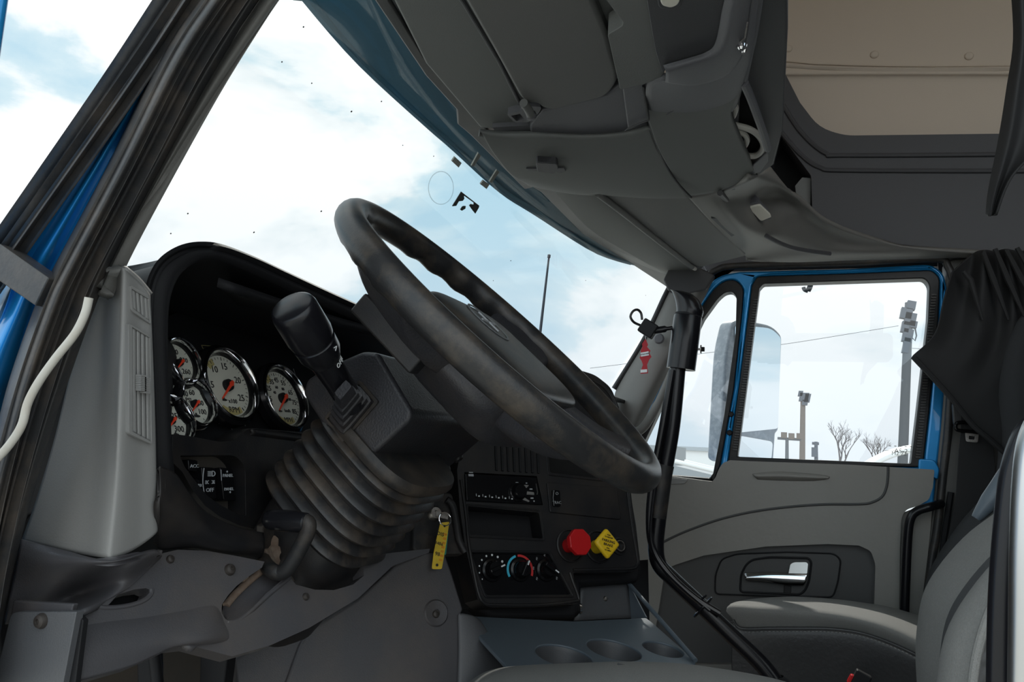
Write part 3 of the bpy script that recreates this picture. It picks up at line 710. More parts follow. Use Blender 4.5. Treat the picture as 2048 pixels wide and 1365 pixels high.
gauge(394, 806, RS, [('40', 130, .6, .33), ('60', 84, .56, .33), ('80', 10, .52, .32), ('100', -35, .58, .32), ('PSI', 145, .3, .28)], 222, icon(-85, .55, RS*.13), ticks=12)
gauge(347, 840, RS*1.02, [('200', 115, .56, .33), ('250', 30, .5, .34), ('300', -35, .56, .34), ('°F', 120, .22, .28)], 222, icon(-70, .6, RS*.1), ticks=12)
gauge(327, 762, RS*.95, [('150', 100, .56, .3), ('E', 200, .5, .3)], 222, icon(-95, .5, RS*.1), ticks=12)
b = bmesh.new(); tube_bm(b, [cpt(410, 706, -.021), cpt(403, 691, -.0215), cpt(432, 693, -.0215), cpt(440, 707, -.0215)], .0005, 5); mk('indicator_outline', b, 'dial_yellow', clus)
b = bmesh.new(); tube_bm(b, [cpt(437, 848, -.0215), cpt(462, 853, -.0215), cpt(456, 832, -.0215)], .0003, 5); tube_bm(b, [cpt(462, 853, -.0215), cpt(466, 866, -.0215)], .0003, 5); tube_bm(b, [cpt(486, 838, -.0215), cpt(491, 853, -.0215)], .0003, 5)
tube_bm(b, [cpt(587, 738, -.0215), cpt(592, 755, -.0215)], .0003, 5); mk('panel_line', b, 'grey_ink', clus)
# ------------------------------------------------------------------ steering wheel
HUB = Vector((-.617, .333, 1.877)); AL = math.radians(41.37)
WU = Vector((1, 0, 0)); WV = Vector((0, math.cos(AL), math.sin(AL))); WN = Vector((0, -math.sin(AL), math.cos(AL)))
def wp3(u, v, w_=0): return HUB+WU*u+WV*v+WN*w_
wheel = thing('steering_wheel', HUB, 'large worn black steering wheel with finger grips under its rim', 'steering wheel')
rows = []; NS = 160; NR = 18
for i in range(NS):
    t = 2*math.pi*i/NS; d = WU*math.cos(t)+WV*math.sin(t); row = []
    for k in range(NR):
        q = 2*math.pi*k/NR
        gr = 0
        dg = math.degrees(t) % 360
        if 5 < dg < 75 or 105 < dg < 175:
            inner = max(0, -math.cos(q-.6)); gr = .0022*math.cos(math.radians(dg)*30)*inner
        r = .0158+gr
        row.append(HUB+d*(.2285+r*1.0*math.cos(q))+WN*(r*1.12*math.sin(q)))
    rows.append(row)
mk('rim', grid_bm(rows, closed_u=True, closed_v=True), 'rim_vinyl', wheel, 60, recalc=True)
def sup(a, b, v0, w_, n=28, e=.45):
    R = []
    for k in range(n):
        t = 2*math.pi*k/n; c, s = math.cos(t), math.sin(t)
        R.append(wp3(a*math.copysign(abs(c)**e, c), v0+b*math.copysign(abs(s)**e, s), w_))
    return R
skin('hub_cover', [sup(.07, .055, -.026, -.088), sup(.085, .067, -.024, -.086), sup(.108, .086, -.012, -.072), sup(.140, .098, -.003, -.048), sup(.138, .097, -.004, -.028), sup(.128, .094, -.006, -.012)], 'shroud_vinyl', wheel, 30, 48)
skin('horn_pad', [sup(.118, .088, -.012, -.014), sup(.120, .090, -.012, -.008), sup(.112, .084, -.012, -.001), sup(.08, .062, -.008, .003), sup(.02, .02, -.008, .004)], 'rim_vinyl', wheel, 24, 48)
b = bmesh.new(); 
for sx in (1, -1):
    arc_bm(b, wp3(0, .03, .0036), WU*1.0, WV, WN, .030, .033, 0, 360, .0012, 32)
tube_bm(b, [wp3(-.02, .03, .0042), wp3(.02, .03, .0042)], .0016, 6); tube_bm(b, [wp3(0, .012, .0042), wp3(0, .048, .0042)], .0016, 6)
mk('emblem', b, 'grey_ink', wheel)
def spoke(ang, w0, w1, dep):
    d = WU*math.cos(math.radians(ang))+WV*math.sin(math.radians(ang)); tn = WN.cross(d)
    R = []
    for f, ww, h0, h1 in ((.09, w0, -.058, -.008), (.14, w0*.95, -.056, -.008), (.185, w1*1.05, -.040, -.005), (.226, w1*1.05, -.013, .006)):
        ring = []
        for k in range(12):
            q = 2*math.pi*k/12; c, s = math.cos(q), math.sin(q); e = .5
            ring.append(HUB+d*f+tn*ww*math.copysign(abs(c)**e, c)+WN*((h0+h1)/2+(h1-h0)/2*math.copysign(abs(s)**e, s)))
        R.append(ring)
    return skin('spoke', R, 'shroud_vinyl', wheel, 14, 24)
spoke(164, .066, .052, .03); spoke(16, .066, .052, .03); spoke(232, .03, .024, .03); spoke(308, .03, .024, .03)
for sg in (-1, 1):
    box('thumb_switch', wp3(sg*.150, .042, -.056), WU*.010, WV*.05, WN*.013, 'gloss_black' if 0 else 'black_plastic', wheel, .003)

# ------------------------------------------------------------------ steering column
AX = -WN
col = thing('steering_column', HUB+AX*.2, 'black steering column with a dusty pleated rubber boot', 'steering column')
prof = [(604, 788), (612, 760), (650, 735), (725, 703), (755, 706), (823, 822), (820, 842), (716, 936), (700, 940)]
q = pX(-.70); P = [q.at(*p) for p in prof]
W_ = .255
bm = bmesh.new(); loop0 = [p for p in P]
b0 = bmesh.new()
vs = [b0.verts.new(p) for p in loop0]; f0 = b0.faces.new(vs)
ex = bmesh.ops.extrude_face_region(b0, geom=[f0]); bmesh.ops.translate(b0, verts=[v for v in ex['geom'] if isinstance(v, bmesh.types.BMVert)], vec=Vector((W_, 0, 0)))
bm.free()
o = mk('shroud', b0, 'shroud_vinyl', col, recalc=True); bev(o, .012, 4, 25)
for x, y in ((832, 936), (890, 941), (915, 917)):
    p = isect(x, y, Vector((0, -.66, -.75)), q.at(770, 884)); screw('screw_recess', p+Vector((0, -.001, 0)), Vector((0, -.66, -.75)), .008, col, 'black_plastic')
def csec(s, a, b, dv=0, n=40, e=.62):
    R = []; c0 = HUB+AX*s+WV*dv
    for k in range(n):
        t = 2*math.pi*k/n; c, s_ = math.cos(t), math.sin(t)
        R.append(c0+WU*a*math.copysign(abs(c)**e, c)+WV*b*math.copysign(abs(s_)**e, s_))
    return R
rows = []
NP = 7
for i in range(NP*6+1):
    f = i/(NP*6); s = .195+.125*f; ph = i % 6
    rr = (0, .003, .0075, .0095, .0075, .003)[ph]-.002
    rows.append(csec(s, .084-.014*f+rr, .074+.002*f+rr, .016+.004*f))
skin('boot', rows, 'boot_rubber', col, len(rows), 48, smooth_u=False)
rows = [csec(.31, .066, .062, .012), csec(.322, .070, .066, .012), csec(.38, .070, .062, .004), csec(.45, .064, .054, -.006)]
skin('lower_cover', rows, 'black_plastic', col, 14, 40)
# flange of the shroud over the boot
skin('boot_collar', [csec(.180, .088, .078, .016), csec(.188, .091, .081, .016), csec(.196, .088, .078, .016)], 'black_dusty', col, 8, 40)

# turn signal stalk with its pleated boot
q = pX(-.715)
t = thing('turn_signal_stalk', q.at(700, 790), 'black multifunction stalk with a thick round end knob on the column', 'stalk')
b0 = q.at(706, 812); K = pX(-.84).at(583, 612); k0 = K.lerp(b0, .0); dirv = (b0-K).normalized(); Ls = (b0-K).length
lathe('knob', [(0, 0), (.0195, 0), (.0225, .002), (.0240, .007), (.0245, .040), (.0235, .046), (.0215, .047), (.0215, .051), (.023, .052), (.0225, .066), (.018, .078)], K, dirv, 'lever_black', t, 36)
lathe('shaft', [(.018, .074), (.0165, .085), (.0150, .11), (.0150, Ls-.03), (.0145, Ls), (0, Ls)], K, dirv, 'lever_black', t, 28)
e1, e2, _ = basis(dirv)
b = bmesh.new()
side = (CAM-K); side = (side-dirv*side.dot(dirv)).normalized(); tn = dirv.cross(side)
for dt, s_, sz in ((.060, '>', .010), (.072, 'I', .009), (.083, 'OFF', .0075)):
    ang = .75
    nn = (side*math.cos(ang)-tn*math.sin(ang)) if tn.y > 0 else (side*math.cos(ang)+tn*math.sin(ang))
    rad = .0232 if dt < .07 else (.0185 if dt < .08 else .0172)
    ee1 = dirv.cross(nn).normalized()
    if ee1.y > 0: ee1 = -ee1
    ee2 = nn.cross(ee1)
    text_bm(b, s_, K+dirv*dt+nn*rad, ee1, ee2, sz)
mk('stalk_marking', b, 'white_ink', t)
# stepped square boot
LF = pX(-.703); n_ = Vector((-1, 0, 0))
base4 = [(655, 850), (668, 788), (738, 772), (752, 812), (712, 880)]
bc = LF.at(700, 826)
b = bmesh.new()
sq_ = [LF.at(655, 837), LF.at(716, 770), LF.at(747, 805), LF.at(687, 876)]
cen = sum(sq_, Vector())/4; topc = pX(-.765).at(686, 780)
R = []
for f, sc in ((0, 1), (.1, .97), (.12, .84), (.28, .82), (.30, .70), (.46, .68), (.48, .57), (.64, .55), (.66, .46), (.84, .44), (.88, .38), (1, .36)):
    c = cen.lerp(topc, f); R.append([c+(p-cen)*sc for p in sq_])
rings = []
for r_ in R:
    rr_ = []
    for k in range(4):
        a_, p_, c_ = r_[k-1], r_[k], r_[(k+1) % 4]
        rr_ += [p_.lerp(a_, .22), p_.lerp(p_.lerp(a_, .1).lerp(p_.lerp(c_, .1), .5), .6), p_.lerp(c_, .22)]
    rings.append(rr_)
b.free(); b = grid_bm(rings, closed_v=True, cap=True)
mk('stalk_boot', b, 'shroud_vinyl', t, 25, recalc=True)
plate('boot_frame', [(648, 836, 5), (718, 760, 5), (757, 804, 5), (685, 886, 5)], LF, .004, 'black_dusty', t, bv=.001, holes=[[(654, 838), (717, 769), (748, 804), (687, 877)]])

# ------------------------------------------------------------------ tilt lever below the boot
q = pX(-.74)
t = thing('tilt_lever', q.at(548, 1120), 'bent black lever with a rounded grip below the pleated boot', 'lever')
P = [q.off(-.05).at(522, 1108), q.off(-.02).at(530, 1128), q.at(545, 1143), q.at(562, 1146), q.at(578, 1134), q.at(596, 1104), q.at(614, 1068), q.at(617, 1048), q.at(606, 1042)]
tube('rod', P, .0085, 'black_dusty', t, 40, 14)
g0 = q.at(544, 1040); g1 = q.at(612, 1046); gd = (g1-g0)
lathe('grip', [(0, -.011), (.006, -.0095), (.0105, -.004), (.0118, .004), (.0118, .03), (.0105, gd.length), (.006, gd.length+.004), (0, gd.length+.005)], g0, gd, 'grip_black', t, 24)
slab3('bracket', [[q.off(-.03).at(*p) for p in ((518, 1100), (532, 1098), (536, 1112), (552, 1138), (546, 1146), (524, 1132))]], (-1, 0, 0), .01, 'rust', t, .002)
# dark mounting plate behind the lever
MP = pY(.58)
o = plate('column_bracket', [(526, 1052), (640, 1000), (640, 1150), (600, 1168), (560, 1130), (528, 1125)], MP, .01, 'black_dusty', bv=.002)
tag(o, 'dusty dark plate behind the bent lever', 'bracket')
screw('screw', MP.off(.002).at(556, 1086), MP.n, .011, o, 'rust'); screw('bolt', MP.off(.004).at(552, 1112), MP.n, .014, o, 'rust')
o.parent = None

# ------------------------------------------------------------------ lower knee panel and kick bracket
KP = PL((-.22, -.86, .42), pX(-.80).at(460, 1200))
def kp(x, y, d=0): return KP.off(d).at(x, y)
t = thing('knee_panel', kp(400, 1250), 'scuffed dark grey plastic panel under the dash with an oval slot', 'panel')
main = [(218, 1210), (300, 1118), (322, 1108), (355, 1100), (412, 1102), (470, 1112), (529, 1124), (524, 1136), (500, 1152), (474, 1172), (456, 1192), (444, 1210), (443, 1226), (450, 1238), (462, 1245), (482, 1240), (530, 1190), (576, 1150, 8), (592, 1170), (630, 1180), (668, 1181), (706, 1170), (728, 1152), (727, 1128), (742, 1112), (786, 1106), (860, 1098), (858, 1106), (786, 1132), (716, 1198), (618, 1257), (540, 1292), (464, 1314), (382, 1292), (344, 1296), (318, 1310), (266, 1333), (164, 1362), (158, 1300), (160, 1236)]
slot = [(193, 1212), (212, 1200), (236, 1190), (268, 1180), (292, 1177), (302, 1181), (298, 1190), (284, 1200), (262, 1209), (236, 1213), (208, 1215)]
o = plate('shell', main, KP, .02, 'dark_grey_plastic', t, bv=.006, holes=[slot], seg=3)
rows = [[kp(*p, -.005) for p in ((150, 1240), (210, 1232), (290, 1222), (370, 1206), (430, 1196), (446, 1228))],
        [kp(*p, .005 if p[0] < 440 else -.005) for p in ((146, 1275), (210, 1262), (290, 1252), (370, 1240), (430, 1234), (456, 1248))],
        [kp(*p, .009 if p[0] < 440 else -.005) for p in ((146, 1315), (210, 1304), (280, 1288), (350, 1275), (420, 1278), (470, 1282))],
        [kp(*p, .004 if p[0] < 440 else -.005) for p in ((156, 1362), (212, 1348), (266, 1332), (318, 1308), (345, 1295), (384, 1292))]]
surf('lower_roll', rows, 'dark_grey_plastic', t, 20, 30, .006)
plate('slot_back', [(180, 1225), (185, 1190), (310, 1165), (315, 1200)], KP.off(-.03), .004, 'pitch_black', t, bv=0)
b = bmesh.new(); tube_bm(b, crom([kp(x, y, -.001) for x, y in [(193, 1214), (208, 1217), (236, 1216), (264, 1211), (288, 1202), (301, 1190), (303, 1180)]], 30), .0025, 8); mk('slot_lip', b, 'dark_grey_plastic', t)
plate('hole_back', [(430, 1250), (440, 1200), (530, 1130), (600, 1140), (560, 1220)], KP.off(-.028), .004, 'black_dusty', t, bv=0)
plate('wiring_tab', [(488, 1158), (498, 1152), (501, 1162), (490, 1170)], KP.off(-.018), .004, 'rust', t, bv=.001)
tube('copper_pipe', [kp(452, 1212, -.02), kp(470, 1190, -.02), kp(495, 1166, -.02), kp(520, 1145, -.02)], .004, 'rust', t, 12)
# curved hollow beside the column
rows = [[kp(446, 1214, -.022), kp(470, 1196, -.022), kp(520, 1150, -.022), kp(560, 1136, -.022)], [kp(450, 1232, -.012), kp(480, 1216, -.014), kp(540, 1170, -.014), kp(576, 1148, -.010)], [kp(456, 1243, .001), kp(484, 1236, .001), kp(534, 1190, .001), kp(580, 1152, .001)]]
surf('hollow', rows, 'dark_grey_plastic', t, 10, 16, .004)
for x, y, r in ((460, 1140, .0062), (612, 1194, .0042), (341, 1119, .0042)): screw('screw', kp(x, y, .001), KP.n, r, t)
# upper fold under the grey vent panel
rows = [[pX(-.95).at(42, 1078), pX(-.94).at(120, 1098), pY(.57).at(215, 1120), pY(.57).at(300, 1100), pY(.57).at(318, 1104)],
        [pX(-.955).at(36, 1110), pX(-.95).at(115, 1122), pY(.562).at(222, 1126), pY(.562).at(302, 1106), pY(.565).at(322, 1112)],
        [pX(-.95).at(26, 1160), pX(-.94).at(110, 1160), pX(-.92).at(190, 1150), pY(.565).at(270, 1128), kp(322, 1116, .002)],
        [pX(-.95).at(16, 1210), pX(-.93).at(90, 1205), pX(-.90).at(160, 1190), kp(240, 1165, .002), kp(300, 1138, .002)],
        [pX(-.94).at(10, 1250), pX(-.92).at(80, 1240), kp(150, 1225, .002), kp(215, 1200, .002), kp(260, 1175, .002)]]
surf('fold', rows, 'dark_grey_plastic', t, 28, 36, .005)
# kick plate
KB = pX(-.975)
t = thing('kick_plate', KB.at(80, 1290), 'dark grey kick plate with one screw at the lower left', 'plate')
plate('upper_flange', [(26, 1202), (147, 1209), (143, 1224), (146, 1236), (20, 1236)], KB.off(-.008), .006, 'dark_grey_plastic', t, bv=.0015)
plate('plate', [(22, 1225, 14), (153, 1224, 3), (120, 1400), (-20, 1400)], KB, .008, 'console_grey', t, bv=.002)
plate('edge_return', [(151, 1226), (166, 1242), (146, 1400), (116, 1400)], KB.off(-.006), .006, 'soft_black', t, bv=.001)
screw('screw', KB.off(.001).at(82, 1243), KB.n, .0065, t)

# ------------------------------------------------------------------ engine cover
EC = PL((-.60, -.72, .30), pX(-.32).at(880, 1150))
def ec(x, y, d=0): return EC.off(d).at(x, y)
t = thing('engine_cover', ec(760, 1280), 'broad dark grey engine cover with a round plug below the key', 'cover')
plate('side_panel', [(600, 1290), (618, 1262), (716, 1200), (790, 1132), (850, 1106), (889, 1104), (906, 1152), (927, 1220, 5), (919, 1236, 5), (922, 1400), (560, 1400)], EC, .03, 'dark_grey_plastic', t, bv=.004)
plate('rear_panel', [(480, 1400), (470, 1318), (545, 1280), (612, 1262), (592, 1400)], EC.off(-.008), .03, 'dark_grey_plastic', t, bv=.003)
lathe('plug', [(0, .002), (.004, .003), (.006, .0015), (.018, .003), (.020, .001), (.0205, -.002)], ec(872, 1227, .001), EC.n, 'dark_grey_plastic', t, 32)
screw('plug_screw', ec(872, 1229, .003), EC.n, .006, t)
rows = [[ec(914, 1240, -.003), ec(916, 1300, -.003), ec(914, 1400, -.003)], [ec(919, 1228, .006), ec(922, 1300, .008), ec(920, 1400, .008)], [ec(945, 1232, .006), ec(965, 1300, .012), ec(970, 1400, .012)], [ec(960, 1240, -.004), ec(1005, 1312, 0), ec(1060, 1400, 0)]]
surf('console_cheek', rows, 'console_grey', t, 20, 20, .01)
# ignition panel
t = thing('ignition_panel', ec(880, 1040, -.018), 'dark panel with the ignition switch left of the radio', 'panel')
IP = EC.off(-.018)
plate('plate', [(828, 1000, 8), (840, 985), (905, 985, 10), (928, 1110), (850, 1112), (826, 1100, 8)], IP, .02, 'black_dusty', t, bv=.004)
plate('dark_gap', [(740, 1000), (830, 985), (833, 1110), (730, 1130)], IP.off(-.012), .01, 'soft_black', t, bv=0)
lathe('lock_cylinder', [(0, .004), (.003, .004), (.004, .007), (.009, .007), (.0125, .002), (.013, -.004)], IP.off(.001).at(869, 1028), IP.n, 'steel', t, 24)
tube('panel_rib', [IP.off(.004).at(*p) for p in ((893, 1000), (905, 1012), (912, 1045), (918, 1080), (930, 1105))], .006, 'black_plastic', t, 20)
# key ring and yellow tag
TG = IP.off(.034)
t = thing('key_tag', TG.at(890, 1050), 'yellow handwritten key tag hanging on a ring from the ignition', 'key tag')
c = TG.at(890, 1039); e1, e2, _ = basis(TG.n)
tube('ring', [c+(e1*math.cos(a)+e2*math.sin(a))*.0105 for a in [i*math.pi/16 for i in range(32)]], .0009, 'chrome', t, closed=True, res=8)
slab3('key', [[TG.off(-.004).at(*p) for p in ((872, 1022), (898, 1028), (896, 1040), (872, 1034))]], TG.n, .002, 'steel', t, .0005)
o = plate('tag', [(881, 1046, 4), (899, 1044, 3), (894, 1080), (889, 1110), (884, 1139, 3), (864, 1139, 4), (867, 1110), (873, 1080)], TG, .0018, 'tag_yellow', t, bv=.0005)
plate('green_tag', [(890, 1072), (897, 1066), (892, 1110), (887, 1112)], TG.off(-.006), .002, 'green_plastic', t, bv=0)
b = bmesh.new(); up = (TG.at(884, 1060)-TG.at(876, 1110)).normalized(); rt = up.cross(TG.n); rt = rt if rt.dot(RV) > 0 else -rt
for s_, x, y, z in (('DIS', 881, 1069, .0085), ('3486', 878, 1088, .0072), ('98', 875, 1109, .0085)):
    text_bm(b, s_, TG.off(.0006).at(x, y), rt, up, z)
mk('handwriting', b, 'dial_ink', o)
b = bmesh.new()
for i in range(7):
    text_bm(b, '08'[i % 2]*2, TG.off(.0005).at(890.5-i*1.5, 1070+i*8.5), rt, up, .0055)
mk('orange_print', b, 'orange_ink', o)
b = bmesh.new(); disc_bm(b, TG.off(.0004).at(889, 1053), TG.n, .0018); disc_bm(b, TG.off(.0004).at(874, 1131), TG.n, .0022); mk('tag_hole', b, 'black_dusty', o)

# ------------------------------------------------------------------ centre stack
SN = Vector((-.65*math.cos(.3), -.76*math.cos(.3), math.sin(.3)))
ST = PL(SN, (-.2, .55, 1.69)); SN = ST.n
SE1, SE2, _ = basis(SN)
if SE1.dot(RV) < 0: SE1 = -SE1; 
if SE2.z < 0: SE2 = -SE2
def st(x, y, d=0): return ST.off(d).at(x, y)
stk = thing('center_console', st(1080, 1050), 'black centre stack angled to the driver with radio, climate dials and brake knobs', 'console')
fas = [(914, 940), (930, 860), (1000, 800), (1120, 742), (1150, 738), (1190, 750, 12), (1222, 775, 14), (1238, 815), (1246, 880), (1256, 940), (1270, 1050), (1281, 1125, 16), (1270, 1144, 8), (1146, 1146, 5), (1150, 1165), (1163, 1204, 12), (1150, 1210), (975, 1216, 18), (956, 1200), (930, 1090), (920, 1020)]
rad = [(929, 945), (1074, 953), (1086, 1011), (932, 1003)]
cub = [(936, 1013, 3), (1078, 1026, 4), (1086, 1078, 4), (940, 1070, 4)]
cli = [(942, 1106, 4), (1098, 1108, 6), (1142, 1190, 4), (972, 1191, 6)]
scr = [(1094, 870, 5), (1228, 870, 5), (1238, 962, 5), (1100, 946, 5)]
plate('fascia', fas, ST, .05, 'black_plastic', stk, bv=.005, holes=[rad, cub, cli, scr], hr=0, seg=3)
plate('body', [(902, 1010), (930, 880), (1010, 800), (1120, 752), (1185, 760), (1225, 800), (1250, 900), (1276, 1050), (1286, 1140, 10), (1280, 1165, 8), (1165, 1172), (1166, 1228, 10), (1150, 1238), (985, 1240, 18), (950, 1212), (925, 1130)], ST.off(-.035), .12, 'soft_black', stk, bv=.01)
plate('lower_body', [(930, 1150), (1296, 1120), (1300, 1290), (930, 1290)], ST.off(-.075), .1, 'soft_black', stk, bv=0)
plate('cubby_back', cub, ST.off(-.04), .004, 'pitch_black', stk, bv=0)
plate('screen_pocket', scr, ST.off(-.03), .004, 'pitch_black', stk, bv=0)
def rim_(nm, pix, r=.0016, m='black_plastic', d=.0):
    P = [st(p[0], p[1], d) for p in rnd([(*q[:2], 5) for q in pix], 5, 4)]
    tube(nm, P, r, m, stk, closed=True, res=8)
rim_('cubby_rim', [(933, 1010), (1081, 1022), (1089, 1082), (937, 1074)]); rim_('climate_rim', [(938, 1103), (1100, 1105), (1147, 1194), (970, 1195)], .002)
rim_('screen_rim', [(1090, 866), (1231, 866), (1242, 966), (1096, 950)], .0018)
# raised outer lip of the fascia
P = [st(x, y, .001) for x, y in [(922, 960), (932, 1030), (938, 1090), (955, 1180), (968, 1206), (990, 1211), (1080, 1211), (1150, 1203), (1157, 1196), (1146, 1165), (1140, 1146)]]
tube('lip', P, .003, 'black_plastic', stk, 40, 8)
P = [st(x, y, .001) for x, y in [(1146, 1141), (1200, 1140), (1262, 1138), (1274, 1130), (1275, 1115), (1264, 1050), (1250, 940), (1240, 860), (1232, 815), (1215, 782), (1185, 760)]]
tube('lip', P, .003, 'black_plastic', stk, 40, 8)
for x in range(8): plate('vent_louvre', [(990+x*12, 892+x*.8), (994+x*12, 892+x*.8), (996+x*12, 942+x*.8), (992+x*12, 941+x*.8)], ST.off(.003), .006, 'soft_black', stk, bv=.0008)
plate('switch_blank', [(1094, 965, 5), (1234, 976, 5), (1243, 1040, 6), (1100, 1025, 5)], ST.off(.003), .008, 'black_plastic', stk, bv=.0015)
s_ = plate('rocker_switch', [(1105, 980, 3), (1120, 981, 3), (1122, 1014, 3), (1107, 1013, 3)], ST.off(.007), .006, 'gloss_black', stk, bv=.001)
b = bmesh.new(); g = ST.off(.0076); text_bm(b, 'O', g.at(1114, 988), SE1, SE2, .008); text_bm(b, 'TRAC', g.at(1114, 1006), SE1, SE2, .0075); tube_bm(b, [g.at(1108, 981), g.at(1106, 996), g.at(1108, 1012)], .0005, 5); mk('switch_marking', b, 'grey_ink', s_)
# radio
t = thing('car_radio', st(1005, 980), 'glossy black car radio with a round volume knob, preset row and silver keys', 'radio')
RP = ST.off(.004)
plate('face', [(930, 947, 3), (1073, 955, 3), (1085, 1010, 3), (933, 1002, 3)], RP, .04, 'gloss_black', t, bv=.002)
lathe('volume_knob', [(0, .012), (.011, .012), (.013, .010), (.0145, .002), (.017, .001), (.0175, -.001)], RP.off(.001).at(1036, 985), SN, 'gloss_black', t, 32, e=(SE1, SE2, SN))
for i in range(6):
    x = 957+i*13.2
    plate('preset_key', [(x-5, 990+i*1.1, 1), (x+5, 990.5+i*1.1, 1), (x+5, 996+i*1.1, 1), (x-5, 995.5+i*1.1, 1)], RP.off(.002), .003, 'gloss_black', t, bv=.0004)
b = bmesh.new(); g = RP.off(.0024)
for i in range(6):
    x = 957+i*13.2; box_bm(b, g.at(x+1, 993+i*1.1), SE1*.0016, SE2*.0011, SN*.0002); box_bm(b, g.at(x-4.5, 990.5+i*1.1), SE1*.0004, SE2*.0022, SN*.0002)
mk('preset_numeral', b, 'white_ink', t); b = bmesh.new()
for x, y, a_, c_ in ((1034, 966, .003, .0008), (1053, 967, .0016, .0008), (1062, 979, .003, .001), (1064, 997, .003, .001), (1068, 1003, .0012, .0012), (942, 945.5, .004, .0008), (942, 951, .005, .002)):
    box_bm(b, RP.off(.0008).at(x, y), SE1*a_, SE2*c_, SN*.0002)
mk('radio_print', b, 'soft_ink', t)
plate('silver_key', [(1053, 983, 1), (1068, 985, 1), (1069, 991, 1), (1053, 990, 1)], RP.off(.003), .004, 'brushed_chrome', t, bv=.0005)
plate('silver_key', [(1049, 970, 1), (1058, 971, 1), (1053, 977, 1), (1046, 974, 1)], RP.off(.003), .004, 'brushed_chrome', t, bv=.0005)
plate('silver_key', [(1045, 1000, 1), (1050, 996, 1), (1060, 1003, 1), (1057, 1005, 1)], RP.off(.003), .004, 'brushed_chrome', t, bv=.0005)
b = bmesh.new(); tube_bm(b, [RP.off(.001).at(*p) for p in ((1072, 968), (1075, 985), (1074, 990))], .0006, 5); mk('key_trim', b, 'brushed_chrome', t)
# climate controls
t = thing('climate_panel', st(1040, 1145), 'black heater control panel with three rotary dials and blue and red arcs', 'control panel')
CP_ = ST.off(-.006)
plate('plate', [(941, 1105, 3), (1099, 1107, 3), (1143, 1191, 3), (971, 1192, 3)], CP_, .03, 'gloss_black', t, bv=.001)
def dial(x, y, pa, draw):
    c = CP_.off(.001).at(x, y)
    k = lathe('dial', [(0, .016), (.012, .016), (.0135, .013), (.0150, .003), (.019, .002), (.020, 0)], c, SN, 'gloss_black', t, 32, e=(SE1, SE2, SN))
    a = math.radians(pa); d = SE1*math.cos(a)+SE2*math.sin(a); p_ = SN.cross(d)
    box('pointer', c+SN*.019, d*.015, p_*.0035, SN*.004, 'gloss_black', k, .002)
    b = bmesh.new(); box_bm(b, c+SN*.0232+d*.010, d*.004, p_*.0012, SN*.0003); mk('pointer_mark', b, 'white_ink', k)
    draw(c, k)
def d1(c, k):
    b = bmesh.new()
    for i in range(8):
        a = math.radians(215-26*i); r = .0011+.00016*i; disc_bm(b, c+(SE1*math.cos(a)+SE2*math.sin(a))*.025+SN*.0005, SN, r, .0004, 10)
    mk('fan_marks', b, 'white_ink', k)
def d2(c, k):
    b = bmesh.new(); arc_bm(b, c, SE1, SE2, SN, .0225, .0265, 105, 205, .0006); mk('cold_arc', b, 'cyan_ink', k)
    b = bmesh.new(); arc_bm(b, c, SE1, SE2, SN, .0225, .0265, -25, 95, .0006); mk('hot_arc', b, 'red_ink', k)
def d3(c, k):
    b = bmesh.new()
    for i in range(7):
        a = math.radians(215-42*i); p_ = c+(SE1*math.cos(a)+SE2*math.sin(a))*.0255+SN*.0004
        arc_bm(b, p_, SE1, SE2, SN, .0009, .0019, 20, 300, .0004, 8); box_bm(b, p_+SE2*.0028, SE1*.0012, SE2*.0004, SN*.0002)
    mk('mode_marks', b, 'grey_ink', k)
dial(984, 1141, 20, d1); dial(1040, 1141, 60, d2); dial(1092, 1141, -35, d3)
# air brake knobs
def knob(bx, by, hx, hy, m, nm, label, sides, R, rot, txtf=None):
    b0 = st(bx, by); L_ = .06
    for i in range(60):
        L_ = .02+i*.001
        if proj(b0+SN*L_)[0] >= hx: break
    hd = st(bx, by)+SN*L_; 
    dz = (hy-proj(hd)[1])/F*(hd-CAM).length; b0 = b0-SE2*dz; hd = hd-SE2*dz
    t = thing(nm, b0, label, 'knob')
    lathe('recess_ring', [(.030, -.001), (.030, .003), (.0275, .004), (.0265, .001), (.0265, -.001)], b0+SE1*.004, SN, 'black_plastic', t, 40)
    lathe('shaft', [(.0125, 0), (.0125, L_-.012), (.016, L_-.004), (0, L_-.003)], b0, SN, m, t, 28)
    hb = bmesh.new()
    pts = [hd+(SE1*math.cos(math.radians(rot+360*i/sides))+SE2*math.sin(math.radians(rot+360*i/sides)))*R for i in range(sides)]
    add_slab(hb, [pts], SN, .011); o = mk('head', hb, m, t)
    if sides == 4:
        bb = o.modifiers.new('corner', 'BEVEL'); bb.width = .005; bb.segments = 3; bb.limit_method = 'ANGLE'; bb.angle_limit = math.radians(60)
    else: bev(o, .0022, 3)
    if txtf: b = bmesh.new(); txtf(b, hd+SN*.0008); mk('lettering', b, 'dial_ink', o)
    return t
knob(1136, 1090, 1161, 1084, 'red_plastic', 'air_brake_knob', 'red octagonal pull knob on the centre stack', 8, .0245, 22.5)
def ytxt(b, c):
    for s_, dy, z in (('TO RELEASE', .0105, .0032), ('PUSH', .0145, .0032), ('PARKING', .0035, .0068), ('BRAKE', -.0035, .0068), ('PULL', -.0095, .0032), ('TO APPLY', -.0135, .0032)):
        e2 = (SE2*math.cos(.25)+SE1*math.sin(.25)); e1 = (SE1*math.cos(.25)-SE2*math.sin(.25))
        text_bm(b, s_, c+e2*dy, e1, e2, z)
knob(1192, 1092, 1216, 1087, 'yellow_plastic', 'parking_brake_knob', 'yellow diamond shaped parking brake knob beside the red knob', 4, .0285, 84, ytxt)
t = thing('power_socket', st(1238, 1093), 'small round metal socket right of the yellow knob', 'socket')
